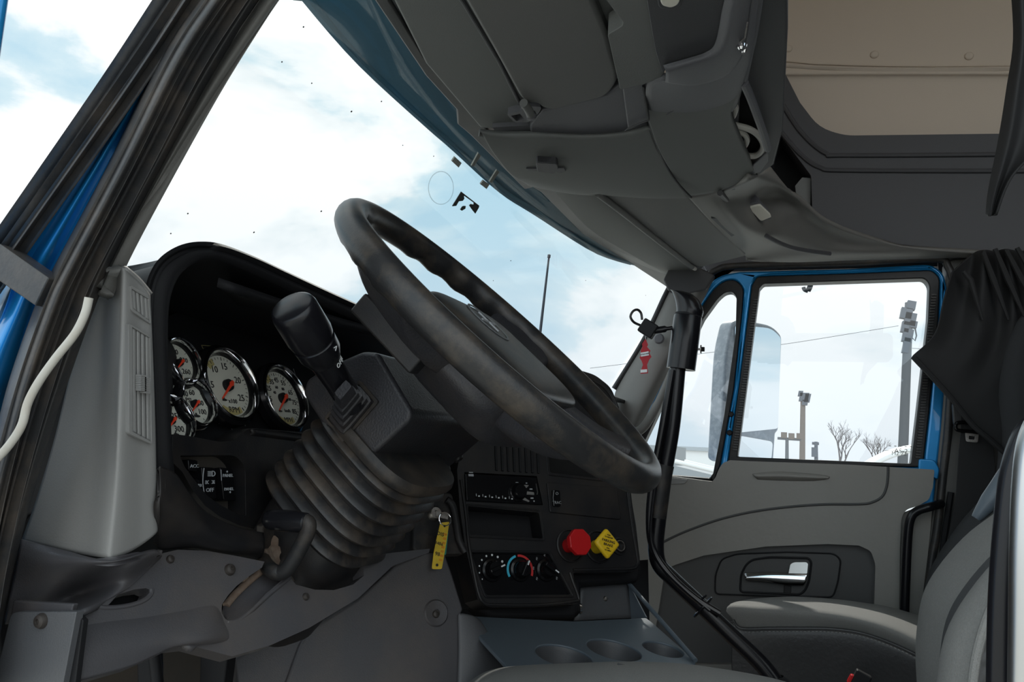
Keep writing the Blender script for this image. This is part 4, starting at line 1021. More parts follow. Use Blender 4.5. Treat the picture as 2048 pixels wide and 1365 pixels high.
lathe('socket', [(0, -.002), (.008, -.002), (.0085, .005), (.0105, .005), (.0115, .001), (.0115, -.002)], st(1238, 1093, .001), SN, 'steel', t, 28)
lathe('socket_ring', [(.0115, 0), (.013, .003), (.0165, .002), (.017, -.001)], st(1238, 1093, .001), SN, 'black_plastic', t, 28)
b = bmesh.new(); c = st(1158, 1216, -.03)

# ------------------------------------------------------------------ cup holder tray
TR = PL((-.06, -.16, 1), pX(-.05).at(1300, 1270))
def tr(x, y, d=0): return TR.off(d).at(x, y)
t = thing('cup_holder_tray', tr(1180, 1280), 'blue grey plastic tray with three cup holes and a bin in front of the stack', 'tray')
def ell(cx, cy, r, n=36):
    c = tr(cx, cy); e1, e2, nn = basis(TR.n); return c, [c+(e1*math.cos(2*math.pi*k/n)+e2*math.sin(2*math.pi*k/n))*r for k in range(n)], nn
H_ = [ell(1128, 1312, .044), ell(1228, 1300, .044), ell(1326, 1299, .034)]
out = [tr(x, y) for x, y in rnd([(935, 1232), (1000, 1236), (1145, 1243), (1292, 1236), (1305, 1246), (1392, 1322, 6), (1388, 1345), (1385, 1400), (1040, 1400), (1010, 1330), (962, 1278)])]
slab3('top', [out]+[h[1] for h in H_], TR.n, .006, 'tray_grey', t, .002)
for c, P, nn in H_:
    r = (P[0]-c).length
    lathe('cup_well', [(r+.001, -.001), (r*.93, -.01), (r*.86, -.07), (r*.8, -.075), (0, -.075)], c, nn, 'console_grey', t, 36)
bb = [(1146, 1242), (1290, 1234), (1256, 1166), (1160, 1178)]
BP = PL(Vector((-.5, -.85, .2)), tr(1146, 1243))
P = [tr(1146, 1242), tr(1291, 1234)]
bh = PL(SN, P[0]-SN*.06)
q0, q1 = bh.at(1160, 1176), bh.at(1256, 1166)
surf('bin_back', [[q0, q1], [bh.at(1150, 1242), bh.at(1270, 1236)]], 'console_grey', t, 6, 8, .006)
slab3('bin_cheek', [[q1, tr(1292, 1235, .002), tr(1292, 1235)-Vector((0, 0, .02)), bh.at(1262, 1240)]], Vector((-.85, .3, .3)), .006, 'tray_grey', t, .001)
tube('bin_edge', [q1, tr(1292, 1235, .003), tr(1391, 1322, .003)], .004, 'tray_grey', t, 2, 10)
lathe('rivet', [(0, .004), (.0035, .003), (.005, 0), (0, 0)], bh.off(.001).at(1211, 1198), bh.n, 'steel', t, 14)
t = thing('stack_latch', st(1160, 1217, -.02), 'small bright metal latch at the lower corner of the centre stack', 'latch')
lathe('latch_disc', [(0, .004), (.008, .004), (.010, 0), (0, 0)], st(1159, 1218, -.018), Vector((.4, -.9, .1)), 'chrome', t, 20)

# ------------------------------------------------------------------ pedals and floor tunnel
t = thing('pedal', (-.72, .72, 1.2), 'black pedal arm hanging below the knee panel at the lower left', 'pedal')
q = pX(-.74)
tube('arm', [q.at(306, 1290), q.at(312, 1340), q.at(318, 1400), q.at(322, 1450)], .007, 'soft_black', t, 10)
box('pad', q.at(322, 1462), (.04, 0, 0), (0, .012, .012), (0, -.03, .035), 'soft_black', t, .004)
t = thing('pedal', (-.66, .72, 1.2), 'wide dark pedal bracket right of the thin pedal arm', 'pedal')
q = pX(-.68)
slab3('arm', [[q.at(*p) for p in ((272, 1312), (304, 1300), (306, 1440), (276, 1440))]], (-1, 0, 0), .02, 'soft_black', t, .003)
q = pX(-.62)
slab3('arm', [[q.at(*p) for p in ((400, 1300), (456, 1300), (440, 1430), (396, 1430))]], (-1, 0, 0), .02, 'soft_black', t, .003)
o = plate('kick_carpet', [(100, 1290), (520, 1240), (640, 1300), (640, 1500), (100, 1500)], pY(.86), .02, 'floor_rubber', bv=0); tag(o, 'dusty brown grey toe board behind the pedals', 'toe board'); o['kind'] = 'structure'; o.name = 'trim_5'
# ------------------------------------------------------------------ overhead: headliner, visors, console
Z0 = pZ(2.31)
def cr(*pts): return [(850+.415*p[0], .415*p[1]) + tuple(p[2:]) for p in pts]
hl = [(515, -330), (765, -40), (850, 128), (960, 257, 4), (1020, 262), (1060, 246), (1160, 225), (1300, 200), (1330, -40), (1249, -330)]
o = plate('ceiling', hl, Z0, .03, 'headliner_grey', bv=.006); struct(o, 'grey headliner strip in front of the driver sun visor', 'headliner')
bm = bmesh.new(); tube_bm(bm, [Z0.at(*p) for p in ((895, -40), (927, 3), (997, 120), (1042, 210))], .0035, 10); mk('seam', bm, 'overhead_dark', o)
# driver visor
V = pZ(2.292)
t = thing('sun_visor', V.at(1060, 100), 'large grey padded driver sun visor folded up against the headliner', 'sun visor')
plate('pad', [(715, -330), (905, -60), (929, 0), (985, 97), (1040, 196, 8), (1056, 208, 6), (1075, 208, 6), (1084, 217, 6), (1110, 221, 8), (1215, 194, 16), (1238, 160, 16), (1216, 75), (1186, 0), (1170, -60), (1053, -330)], V, .022, 'visor_vinyl', t, bv=.012, seg=5)
P = [V.off(.006).at(*p) for p in ((1047, 206), (1056, 218), (1062, 231))]
tube('pivot_rod', P, .007, 'visor_vinyl', t, 8)
lathe('pivot_knob', [(0, .006), (.007, .004), (.009, -.002), (.006, -.008), (0, -.009)], V.off(.008).at(1063, 233), V.n, 'overhead_grey', t, 20)
plate('pivot_bracket', [(1014, 229, 3), (1041, 221, 3), (1048, 212), (1084, 214, 6), (1078, 226, 4), (1058, 245, 6), (1030, 246, 6)], V.off(-.006), .02, 'overhead_grey', t, bv=.003, holes=[[(1022, 232), (1040, 228), (1048, 238), (1034, 243)]])
# overhead console (long storage bin above the windshield)
oc = thing('overhead_console', pZ(2.28).at(1200, 300), 'grey overhead storage console with a latched bin door above the windshield', 'console')
Zc = lambda d: pZ(2.285-d)
def pz(z, *pts): return [pZ(z).at(*p) for p in pts]
# front bin door, gently bulging
rows = [pz(2.300, (958, 258), (1010, 262), (1070, 262), (1160, 266), (1240, 262), (1296, 248)),
        pz(2.288, (964, 268), (1015, 275), (1075, 276), (1160, 280), (1245, 274), (1302, 262)),
        pz(2.280, (985, 305), (1030, 312), (1090, 318), (1170, 325), (1250, 318), (1318, 300)),
        pz(2.282, (1020, 348), (1060, 355), (1120, 360), (1200, 362), (1285, 355), (1350, 345)),
        pz(2.290, (1050, 366), (1090, 374), (1150, 384), (1220, 388), (1300, 392), (1374, 392)),
        pz(2.306, (1056, 371), (1092, 380), (1150, 389), (1220, 393), (1300, 398), (1378, 396))]
surf('bin_door', rows, 'headliner_grey', oc, 30, 40, .012)
plate('door_latch', [(1071, 325, 4), (1114, 328, 4), (1117, 343, 4), (1108, 348, 4), (1074, 344, 4)], pZ(2.268), .02, 'overhead_dark', oc, bv=.003)
plate('latch_recess', [(1052, 338), (1128, 336), (1132, 343), (1124, 346), (1056, 342)], pZ(2.277), .006, 'overhead_dark', oc, bv=.001)
# upper shelf between visor and bin door
plate('shelf', [(1060, 250), (1084, 222), (1211, 190), (1240, 168), (1262, 150), (1300, 260), (1250, 272), (1060, 266)], pZ(2.297), .02, 'overhead_grey', oc, bv=.004)
# rear bin beyond the seam
rows = [pz(2.292, (1288, 176), (1310, 184), (1380, 178), (1450, 150), (1478, 130)),
        pz(2.282, (1292, 215), (1320, 222), (1390, 215), (1455, 190), (1488, 168)),
        pz(2.276, (1300, 250), (1330, 252), (1390, 246), (1440, 234), (1462, 224)),
        pz(2.274, (1318, 300), (1345, 300), (1400, 292), (1445, 282), (1476, 270)),
        pz(2.280, (1348, 352), (1370, 350), (1420, 342), (1460, 330), (1498, 318)),
        pz(2.292, (1380, 392), (1395, 391), (1430, 385), (1470, 372), (1512, 350))]
surf('rear_bin', rows, 'headliner_grey', oc, 30, 30, .012)
tube('door_seam', pz(2.279, (1287, 172), (1292, 205), (1298, 240), (1312, 285), (1336, 338), (1360, 372), (1382, 395)), .0022, 'soft_black', oc, 40, 8)
tube('hinge_line', pz(2.281, (1250, 262), (1262, 254), (1297, 241), (1330, 230), (1362, 210)), .0012, 'overhead_dark', oc, 20, 6)
# moulded pod holding the speaker recess (overlaps the visor)
pd = [(1078, -330), (1190, -60), (1212, 0), (1246, 45, 5), (1244, 52, 5), (1215, 70, 4), (1240, 180, 4), (1288, 169, 3), (1324, 156, 14), (1334, 132, 14), (1400, 118, 10), (1430, 104, 18), (1452, 10), (1460, -60), (1422, -330)]
plate('pod', pd, pZ(2.272), .03, 'headliner_grey', oc, bv=.006, seg=3)
rs = [(1198, -330), (1284, -60), (1298, 30), (1310, 100), (1325, 150, 10), (1336, 132, 12), (1420, 112, 14), (1436, 90, 14), (1456, 0), (1464, -60), (1427, -330)]
plate('speaker_recess', rs, pZ(2.266), .012, 'overhead_dark', oc, bv=.004, seg=3)
rows = [pz(2.264, (1326, 130), (1376, 116), (1412, 104), (1430, 86), (1442, 30), (1452, -60), (1412, -330)), pz(2.256, (1332, 146), (1385, 132), (1430, 118), (1452, 92), (1466, 30), (1478, -60), (1445, -330)), pz(2.268, (1330, 165), (1390, 172), (1455, 150), (1490, 100), (1500, 30), (1510, -60), (1485, -330))]
surf('bolster', rows, 'overhead_grey', oc, 14, 30, .01)
rows = [pz(2.266, (1326, 160), (1370, 160), (1440, 140), (1484, 100), (1500, 40), (1510, -60), (1485, -330)), pz(2.275, (1292, 176), (1380, 200), (1460, 186), (1500, 120), (1512, 40), (1520, -60), (1498, -330)), pz(2.285, (1300, 245), (1390, 250), (1462, 226), (1488, 165), (1500, 60), (1522, -60), (1501, -330))]
surf('pod_skirt', rows, 'overhead_grey', oc, 14, 30, .01)
plate('inner_liner', [(985, 255), (1110, 248), (1250, 240), (1310, 180), (1420, 160), (1480, 190), (1470, 380), (1300, 392), (1120, 384), (1050, 350)], pZ(2.302), .012, 'overhead_grey', oc, bv=0)
g0 = [(1244, 175), (1290, 166), (1302, 240), (1256, 262)]
plate('filler', g0, pZ(2.284), .012, 'overhead_grey', oc, bv=.003)
# rear face with open pocket
plate('rear_face', [(1452, 226), (1485, 160), (1500, 60), (1512, -60), (1488, -330), (1568, -330), (1575, -60), (1576, 60), (1572, 140), (1566, 260), (1548, 330), (1512, 356), (1500, 330), (1536, 298), (1492, 172)], pZ(2.30), .06, 'overhead_dark', oc, bv=.006, seg=3)
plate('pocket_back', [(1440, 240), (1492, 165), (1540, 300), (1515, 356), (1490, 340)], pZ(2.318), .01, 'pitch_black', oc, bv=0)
tube('pocket_edge', pz(2.283, (1488, 165), (1500, 192), (1514, 230), (1528, 270), (1536, 298)), .0065, 'overhead_grey', oc, 20, 10)
tube('rear_edge', pz(2.283, (1490, 160), (1500, 110), (1512, 50), (1522, -60), (1501, -330)), .004, 'overhead_grey', oc, 20, 10)
plate('pocket_lip', [(1498, 352), (1506, 330), (1537, 304), (1536, 325), (1520, 345)], pZ(2.288), .015, 'overhead_grey', oc, bv=.002)
# latch hardware
b = bmesh.new(); g = pZ(2.262)
lathe_bm(b, [(0, .006), (.003, .006), (.005, .003), (.0065, .003), (.007, 0), (0, 0)], g.at(1483, 91), g.n, 14); lathe_bm(b, [(0, .004), (.003, .004), (.0045, 0), (0, 0)], g.at(1487, 101), g.n, 12)
mk('latch_screw', b, 'chrome', oc, recalc=True)
tube('latch_wire', [g.at(1480, 84), g.at(1490, 75), g.at(1495, 45)], .001, 'steel', oc)
plate('latch_slot', [(1497, 80), (1500, 60), (1506, 58), (1502, 78)], pZ(2.275), .004, 'pitch_black', oc, bv=0)
# white cable coil in the pocket
g = pZ(2.296)
t = thing('charging_cable', g.at(1500, 290), 'coiled white cable in the open pocket of the overhead console', 'cable')
tube('loop', [g.at(*p) for p in ((1456, 248), (1475, 252), (1500, 259), (1518, 272), (1527, 290), (1522, 304), (1508, 312), (1484, 310))], .0055, 'white_cable', t, 40, 10)
tube('loop', [g.off(.002).at(*p) for p in ((1462, 268), (1478, 264), (1490, 270), (1494, 282), (1486, 296), (1474, 304))], .005, 'white_cable', t, 30, 10)
tube('loop', [g.off(.001).at(*p) for p in ((1466, 208), (1471, 216), (1466, 232), (1452, 246))], .005, 'white_cable', t, 20, 10)
# dome lights
g = pZ(2.262)
t = thing('dome_light', g.at(1340, 5), 'oval reading light with ribbed lens at the top edge of the view', 'lamp')
plate('lens', [(1318, -12, 8), (1362, -12, 8), (1358, 10, 8), (1342, 17, 6), (1322, 12, 8)], g, .006, 'lens', t, bv=.002)
plate('bezel', [(1312, -16, 8), (1368, -16, 8), (1364, 14, 8), (1342, 22, 6), (1316, 16, 8)], g.off(-.003), .006, 'overhead_dark', t, bv=.002)
# passenger side of the overhead
rows = [pz(2.318, (1090, 372), (1165, 462), (1262, 520), (1345, 566)), pz(2.312, (1120, 378), (1200, 455), (1290, 512), (1362, 555)), pz(2.310, (1160, 384), (1240, 446), (1310, 496), (1378, 545)), pz(2.312, (1200, 392), (1262, 440), (1330, 490), (1392, 536))]
o = surf('ceiling', rows, 'headliner_grey', None, 16, 30, .012); struct(o, 'headliner strip above the passenger half of the windshield', 'headliner')
V = pZ(2.30)
t = thing('sun_visor', V.at(1330, 450), 'flat grey passenger sun visor folded up above the quarter window', 'sun visor')
plate('pad', [(1198, 384), (1376, 392), (1420, 440), (1492, 513), (1400, 536, 10), (1383, 530, 8), (1300, 466)], V, .02, 'visor_vinyl', t, bv=.008, seg=4)
tube('edge_roll', [V.off(.002).at(*p) for p in ((1196, 387), (1250, 428), (1300, 468), (1384, 534))], .008, 'visor_vinyl', t, 16, 12)
tube('pivot_rod', [V.off(.003).at(1378, 530), V.off(.0).at(1390, 538)], .006, 'white_cable', t)
plate('pivot_bracket', [(1370, 528, 4), (1402, 526, 4), (1408, 536, 4), (1378, 544, 4)], V.off(-.006), .015, 'overhead_grey', t, bv=.003)
o = plate('visor_clip', [(1148, 380), (1206, 384), (1202, 392), (1160, 388)], pZ(2.296), .012, 'pitch_black', bv=.001); tag(o, 'small dark clip opening where the passenger visor meets the bin', 'clip')
# roof rail over the passenger door
rows = [[pZ(2.30).at(1376, 394), pZ(2.295).at(1420, 388), pZ(2.29).at(1470, 372), pZ(2.29).at(1512, 352), pX(.45).at(1540, 332)],
        [pZ(2.30).at(1418, 440), pZ(2.29).at(1455, 420), pX(.50).at(1510, 398), pX(.55).at(1550, 380), pX(.6).at(1590, 392)],
        [pZ(2.302).at(1455, 478), pZ(2.29).at(1490, 462), pX(.62).at(1545, 445), pX(.68).at(1600, 432), pX(.72).at(1660, 450)],
        [pZ(2.305).at(1490, 512), pX(.7).at(1530, 494), pX(.74).at(1590, 484), pX(.8).at(1680, 482), pX(.82).at(1760, 484)],
        [pX(.74).at(1500, 521), pX(.80).at(1550, 520), pX(.82).at(1640, 510), pX(.85).at(1760, 506), pX(.86).at(1860, 500)],
        [pX(.78).at(1520, 524), pX(.86).at(1600, 525), pX(.9).at(1720, 521), pX(.92).at(1880, 517), pX(.92).at(2060, 514)]]
o = surf('trim_6', rows, 'pillar_grey', None, 36, 40, .012); struct(o, 'grey brown moulded roof rail over the passenger door', 'trim')
g = PL((-.45, -.25, -.85), pX(.52).at(1520, 427))
t = thing('dome_light', g.at(1518, 427), 'rectangular cream dome light on the roof rail over the passenger door', 'lamp')
plate('bezel', [(1490, 412, 6), (1516, 404, 6), (1545, 438, 6), (1516, 446, 6)], g.off(.024), .03, 'overhead_grey', t, bv=.003)
plate('lens', [(1497, 416, 4), (1520, 411, 4), (1544, 434, 4), (1522, 443, 4)], g.off(.030), .01, 'lens', t, bv=.003)
o = plate('grab_slot', [(1422, 437), (1446, 437), (1479, 466), (1463, 474)], pZ(2.290), .012, 'overhead_dark', bv=.001); tag(o, 'dark slot in the roof trim left of the cream dome light', 'slot')
# groove behind the visor
bm = bmesh.new(); tube_bm(bm, [pZ(2.288).at(1440, 386), pX(.5).at(1475, 428), pX(.60).at(1530, 470), pX(.70).at(1590, 500), pX(.8).at(1680, 512)], .008, 10)
P = crom([pZ(2.284).at(1440, 386), pX(.47).at(1478, 428), pX(.58).at(1526, 468), pX(.69).at(1585, 496), pX(.78).at(1660, 508)], 30)
bm.free(); bm = bmesh.new(); tube_bm(bm, P, .006, 10); mk('rail_bead', bm, 'overhead_dark', o); bpy.data.objects['rail_bead'].parent = None; struct(bpy.data.objects['rail_bead'], 'dark bead line along the roof rail', 'trim'); bpy.data.objects['rail_bead'].name = 'trim_7'

o = box('trim_16', (-.93, .02, 2.36), (.07, 0, 0), (0, .46, 0), (0, 0, .07), 'overhead_grey', None, .03, 3); struct(o, 'roof rail over the driver door', 'trim')
# ------------------------------------------------------------------ sleeper opening
fr = pX(.90)
fo = [(1505, 120), (1572, 150), (1600, 205), (1638, 255, 30), (1690, 271, 20), (2100, 266), (2100, 520), (1900, 500), (1750, 484), (1660, 452), (1560, 380), (1520, 330)]
o = plate('wall_sleeper', fo, fr, .12, 'overhead_dark', bv=.008, holes=[[(1550, 298), (1562, 272), (1622, 352), (1624, 420), (1590, 392), (1540, 340)]], hr=4); o.name = 'trim_8'; struct(o, 'dark moulded side wall of the sleeper opening', 'wall')
for l in ([(1560, 200), (1600, 262), (1650, 306), (1700, 311), (2100, 308)], [(1560, 262), (1600, 308), (1640, 335), (1700, 341), (2100, 342)]):
    bm = bmesh.new(); tube_bm(bm, crom([fr.off(.002).at(*p) for p in l], 40), .007, 8); q_ = mk('moulding_line', bm, 'overhead_dark', o)
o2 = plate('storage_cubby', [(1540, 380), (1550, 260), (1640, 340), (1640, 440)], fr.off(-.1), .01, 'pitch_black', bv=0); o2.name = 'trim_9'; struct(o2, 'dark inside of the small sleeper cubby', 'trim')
o2 = plate('grey_felt_patch', [(1592, 388), (1590, 372), (1604, 355), (1622, 356), (1621, 418)], fr.off(-.02), .006, 'headliner_grey', bv=.001); tag(o2, 'light grey felt patch inside the small dark sleeper cubby', 'felt patch')
bg_ = pX(1.03)
rows = [[bg_.at(x, y) for x in (1480, 1650, 1850, 2120)] for y in (-120, 60)]+[[bg_.at(1480, 118), bg_.at(1650, 128), bg_.at(1850, 131), bg_.at(2120, 128)], [bg_.at(1480, 122)+Vector((-.004, 0, 0)), bg_.at(1650, 133)+Vector((-.004, 0, 0)), bg_.at(1850, 136)+Vector((-.004, 0, 0)), bg_.at(2120, 133)+Vector((-.004, 0, 0))], [bg_.at(x, 150)+Vector((-.012, 0, 0)) for x in (1480, 1650, 1850, 2120)], [bg_.at(x, 170)+Vector((.01, 0, 0)) for x in (1480, 1650, 1850, 2120)], [bg_.at(x, 300)+Vector((.02, 0, 0)) for x in (1480, 1650, 1850, 2120)]]
o = surf('sleeper_panel', rows, 'beige_panel', None, 60, 20, .02); tag(o, 'beige padded panel on the raised roof side of the sleeper', 'panel')
tube('seam', [bg_.off(.004).at(*p) for p in ((1500, 116), (1575, 122), (1650, 128), (1850, 132), (2120, 129))], .003, 'beige_panel', o, 30, 8)
for x, y in ((1749, 109), (1938, 112), (1577, 97)):
    lathe('snap_button', [(0, .004), (.007, .005), (.011, .003), (.0125, 0), (.012, -.004)], bg_.off(.002).at(x, y), bg_.n, 'beige_panel', o, 24)
# dark curtain at the upper right, close to the camera
cq = -.25
rows = [[pX(cq).at(2018, -60), pX(cq).at(2026, 75), pX(cq).at(2012, 180), pX(cq).at(1996, 280), pX(cq).at(1976, 380), pX(cq).at(1971, 428)],
        [pX(cq-.02).at(2040, -60), pX(cq-.02).at(2046, 75), pX(cq-.02).at(2034, 180), pX(cq-.02).at(2018, 280), pX(cq-.02).at(1990, 385), pX(cq-.02).at(1980, 432)],
        [pX(cq).at(2060, -60), pX(cq).at(2066, 75), pX(cq).at(2056, 180), pX(cq).at(2040, 280), pX(cq).at(2000, 380), pX(cq).at(1985, 431)],
        [pX(cq-.02).at(2120, -60), pX(cq-.02).at(2120, 75), pX(cq-.02).at(2110, 180), pX(cq-.02).at(2096, 270), pX(cq-.02).at(2022, 352), pX(cq-.01).at(1990, 430)]]
o = surf('privacy_curtain', rows, 'curtain_cloth', None, 24, 30, .003); tag(o, 'black cloth curtain end hanging at the upper right corner', 'curtain')

# ------------------------------------------------------------------ passenger door
DX = .97
D = pX(DX)
door = thing('passenger_door', (DX, 0, 1.3), 'closed blue passenger door with grey trim, quarter window and chrome handle', 'door')
vent_in = [(1272, 945), (1283, 897), (1337, 782), (1407, 637), (1436, 597, 10), (1450, 585, 8), (1464, 583, 6), (1473, 594, 6), (1471, 666), (1448, 831), (1426, 947), (1419, 957)]
vent_out = [(1255, 960), (1272, 890), (1330, 768), (1396, 625), (1428, 578, 12), (1448, 562, 10), (1470, 559, 12), (1487, 575, 12), (1484, 620), (1467, 780), (1440, 930), (1430, 962)]
main_in = [(1475, 914), (1519, 577), (1527, 568, 4), (1849, 557, 8), (1859, 570, 8), (1856, 640), (1834, 830), (1822, 928)]
main_out = [(1455, 930), (1480, 760), (1504, 572), (1514, 553, 8), (1700, 547), (1864, 540, 10), (1880, 556, 10), (1877, 640), (1858, 830), (1846, 935)]
fo = [(1246, 960), (1262, 890), (1322, 760), (1390, 612), (1412, 572, 10), (1440, 550, 20), (1480, 543), (1700, 537), (1862, 528, 14), (1888, 545, 16), (1897, 590), (1895, 700), (1885, 860), (1874, 950), (1850, 1210), (1836, 1220), (1838, 990), (1250, 990)]
plate('frame', fo, D, .05, 'blue_paint', door, bv=.008, seg=3, holes=[[p[:2] for p in rnd(vent_out, 0)], [p[:2] for p in rnd(main_out, 0)]])
def ring(nm, a, b_, pl_, dep, m, par, bv=.004):
    return plate(nm, a, pl_, dep, m, par, bv=bv, holes=[[(p.x, p.y) for p in rnd(b_, 0)]])
ring('quarter_seal', vent_out, vent_in, D.off(.004), .05, 'black_plastic', door)
ring('window_seal', main_out, main_in, D.off(.002), .05, 'black_plastic', door)
plate('quarter_glass', vent_in, D.off(-.025), .005, 'window_glass', door, bv=0)
mg = plate('window_glass', main_in, D.off(-.03), .005, 'window_glass', door, bv=0)
# ribbed channel in the window seal
bm = bmesh.new()
for (a, c) in (((1512, 600), (1470, 900)), ((1868, 590), (1836, 915))):
    for k in range(60):
        x = a[0]+(c[0]-a[0])*k/59; y = a[1]+(c[1]-a[1])*k/59
        box_bm(bm, D.off(.005).at(x, y), (.002, 0, 0), (0, .006, 0), (0, 0, .0022))
mk('channel_ribs', bm, 'seal_rubber', door, recalc=True)
for x, y in ((1462, 829), (1459, 866)): lathe('frame_plug', [(0, .004), (.006, .004), (.0085, 0), (0, -.002)], D.off(.002).at(x, y), D.n, 'soft_black', door, 16)
# printing in the corner of the glass
b = bmesh.new(); g = D.off(-.028); E1n = Vector((0, -1, 0)); E2z = Vector((0, 0, 1))
for x, y, s_, z in ((1801, 892, '- - - - -', .022), (1802, 903, 'AS-2', .018), (1798, 908, 'M2 72', .015), (1797, 897, '________', .02)):
    text_bm(b, s_, g.at(x, y), E1n, E2z, z)
mk('glass_printing', b, 'pad_grey', mg)
# inner trim
T = pX(.93)
trim = [(1255, 948), (1272, 944), (1424, 964), (1431, 956, 4), (1437, 940, 5), (1445, 927, 5), (1460, 921), (1500, 923), (1700, 930), (1869, 940, 4), (1866, 975), (1858, 1000, 6), (1838, 1012, 8), (1812, 1020, 8), (1803, 1036, 8), (1800, 1100), (1797, 1400), (1180, 1400), (1240, 1050)]
rec = [(1330, 1140), (1352, 1130), (1407, 1112), (1531, 1094), (1655, 1089), (1718, 1092), (1742, 1103, 8), (1751, 1130, 8), (1748, 1220), (1746, 1330), (1300, 1330)]
tp_ = plate('inner_trim', trim, T, .05, 'door_grey', door, bv=.008, seg=4, holes=[rec])
plate('armrest_recess', [(1310, 1120), (1500, 1080), (1760, 1080), (1770, 1340), (1280, 1340)], T.off(-.022), .01, 'door_dark', door, bv=0)
rows = []
P0 = [T.at(p[0], p[1]) for p in rnd(rec, 0)]
gl = [(1318, 1090), (1340, 1078), (1378, 1061), (1448, 1037), (1531, 1020), (1635, 1010), (1720, 1009), (1745, 1005), (1764, 994), (1773, 975), (1776, 950), (1776, 934)]
tube('trim_groove', crom([T.off(.0005).at(*p) for p in gl], 60), .0035, 'door_dark', door, 0, 8)
surf('pull_lip', [[T.off(.001).at(1505, 948), T.off(.001).at(1560, 944), T.off(.001).at(1640, 950), T.off(.001).at(1660, 954)], [T.off(.012).at(1510, 953), T.off(.016).at(1560, 952), T.off(.016).at(1620, 955), T.off(.010).at(1655, 957)], [T.off(.0).at(1515, 960), T.off(.0).at(1560, 962), T.off(.0).at(1620, 963), T.off(.0).at(1650, 960)]], 'door_grey', door, 10, 16, .004)
plate('sill_cover', [(1276, 946, 3), (1322, 950), (1330, 954, 3), (1376, 960, 3), (1370, 968, 4), (1330, 970), (1290, 962)], T.off(.004), .05, 'grey_plastic', door, bv=.002)
# handle
HB = T.off(-.018)
hb_o = [(1431, 1150, 12), (1443, 1119, 10), (1473, 1109), (1573, 1105), (1668, 1108, 8), (1682, 1120, 8), (1676, 1165), (1666, 1195, 8), (1560, 1193), (1430, 1189, 8)]
hb_i = [(1482, 1150), (1492, 1130), (1505, 1120), (1540, 1115), (1617, 1117), (1623, 1125), (1618, 1165), (1610, 1182), (1600, 1190), (1480, 1185)]
plate('handle_bezel', hb_o, HB, .012, 'door_dark', door, bv=.003, holes=[hb_i])
P = [HB.off(.001).at(p.x, p.y) for p in rnd([(*p[:2], 10) for p in hb_o], 10)]; tube('bezel_edge', P, .0022, 'soft_black', door, closed=True, res=8)
plate('handle_cup', [(1470, 1110), (1630, 1108), (1630, 1196), (1470, 1192)], HB.off(-.03), .006, 'pitch_black', door, bv=0)
P = [HB.off(.0).at(p.x, p.y) for p in rnd([(*p[:2], 8) for p in hb_i], 8)]; tube('cup_edge', P, .003, 'soft_black', door, closed=True, res=8)
hg = HB.off(.004)
rows = [[hg.off(.001).at(x, y) for x, y in ((1488, 1147), (1530, 1145), (1575, 1146), (1616, 1148))], [hg.off(.005).at(x, y) for x, y in ((1489, 1152), (1530, 1150), (1575, 1151), (1615, 1153))], [hg.off(.007).at(x, y) for x, y in ((1490, 1157), (1530, 1158), (1575, 1162), (1612, 1164))], [hg.off(.004).at(x, y) for x, y in ((1493, 1162), (1530, 1165), (1575, 1171), (1608, 1172))]]
surf('handle_lever', rows, 'chrome', door, 14, 20, .006)
plate('handle_end', [(1576, 1148), (1580, 1128, 4), (1588, 1124, 4), (1613, 1124, 4), (1617, 1128, 3), (1615, 1149)], PL((-1, 0, .35), hg.at(1596, 1140)), .008, 'brushed_chrome', door, bv=.002)
plate('lock_button', [(1568, 1171), (1583, 1172), (1582, 1189), (1567, 1188)], hg.off(-.006), .012, 'black_dusty', door, bv=.002)
plate('edge_panel', [(1797, 1030), (1838, 1014), (1866, 1004), (1862, 1060), (1852, 1150), (1842, 1250), (1838, 1400), (1790, 1400)], pX(.955), .01, 'door_grey', door, bv=.002)
# black grab rail on the door edge
G = pX(.90)
P = [pX(.94).at(1882, 1008), G.at(1862, 1014), G.at(1836, 1022), G.at(1822, 1036), G.at(1816, 1070), G.at(1812, 1150), G.at(1809, 1230), G.at(1806, 1330)]
tube('grab_rail', P, .0115, 'lever_black', door, 50, 14)
plate('latch_block', [(1838, 918, 4), (1870, 920, 8), (1880, 940, 6), (1876, 960), (1836, 945)], D.off(.012), .05, 'blue_paint', door, bv=.004)
# body seal around the door opening
P = [(1238, 965), (1254, 890), (1314, 755), (1382, 606), (1408, 562), (1434, 540), (1480, 532), (1700, 526), (1868, 518), (1896, 534), (1908, 580), (1906, 700), (1896, 860), (1886, 950), (1874, 1060), (1862, 1130), (1852, 1230), (1846, 1400)]
o = tube('door_opening_seal', [pX(.955).at(*p) for p in crom([(*p, 0) for p in P], 90) for p in [p[:2]]], .0105, 'seal_rubber', None, 0, 12); tag(o, 'black rubber seal framing the passenger door opening', 'weatherstrip')
# body wall around the opening
o = plate('trim_10', [(1893, 520), (2140, 505), (2140, 1500), (1825, 1500), (1838, 1210), (1868, 1000), (1882, 860), (1896, 700)], pX(.965), .08, 'pillar_grey', bv=.006); struct(o, 'grey brown pillar trim behind the passenger door', 'pillar trim')
bm = bmesh.new(); tube_bm(bm, [pX(.945).at(*p) for p in ((1902, 985), (1888, 1080), (1876, 1180), (1870, 1300))], .008, 10); mk('trim_11', bm, 'soft_black'); struct(bpy.data.objects['trim_11'], 'dark edge strip on the rear pillar', 'trim')
o = plate('trim_12', [(1340, 566), (1395, 598), (1424, 562), (1400, 520), (1520, 500), (2120, 490), (2120, 522), (1880, 516), (1700, 523), (1480, 530), (1430, 545), (1405, 575)], pX(.985), .03, 'overhead_grey', bv=.004); struct(o, 'dark upper edge trim above the passenger door', 'trim')

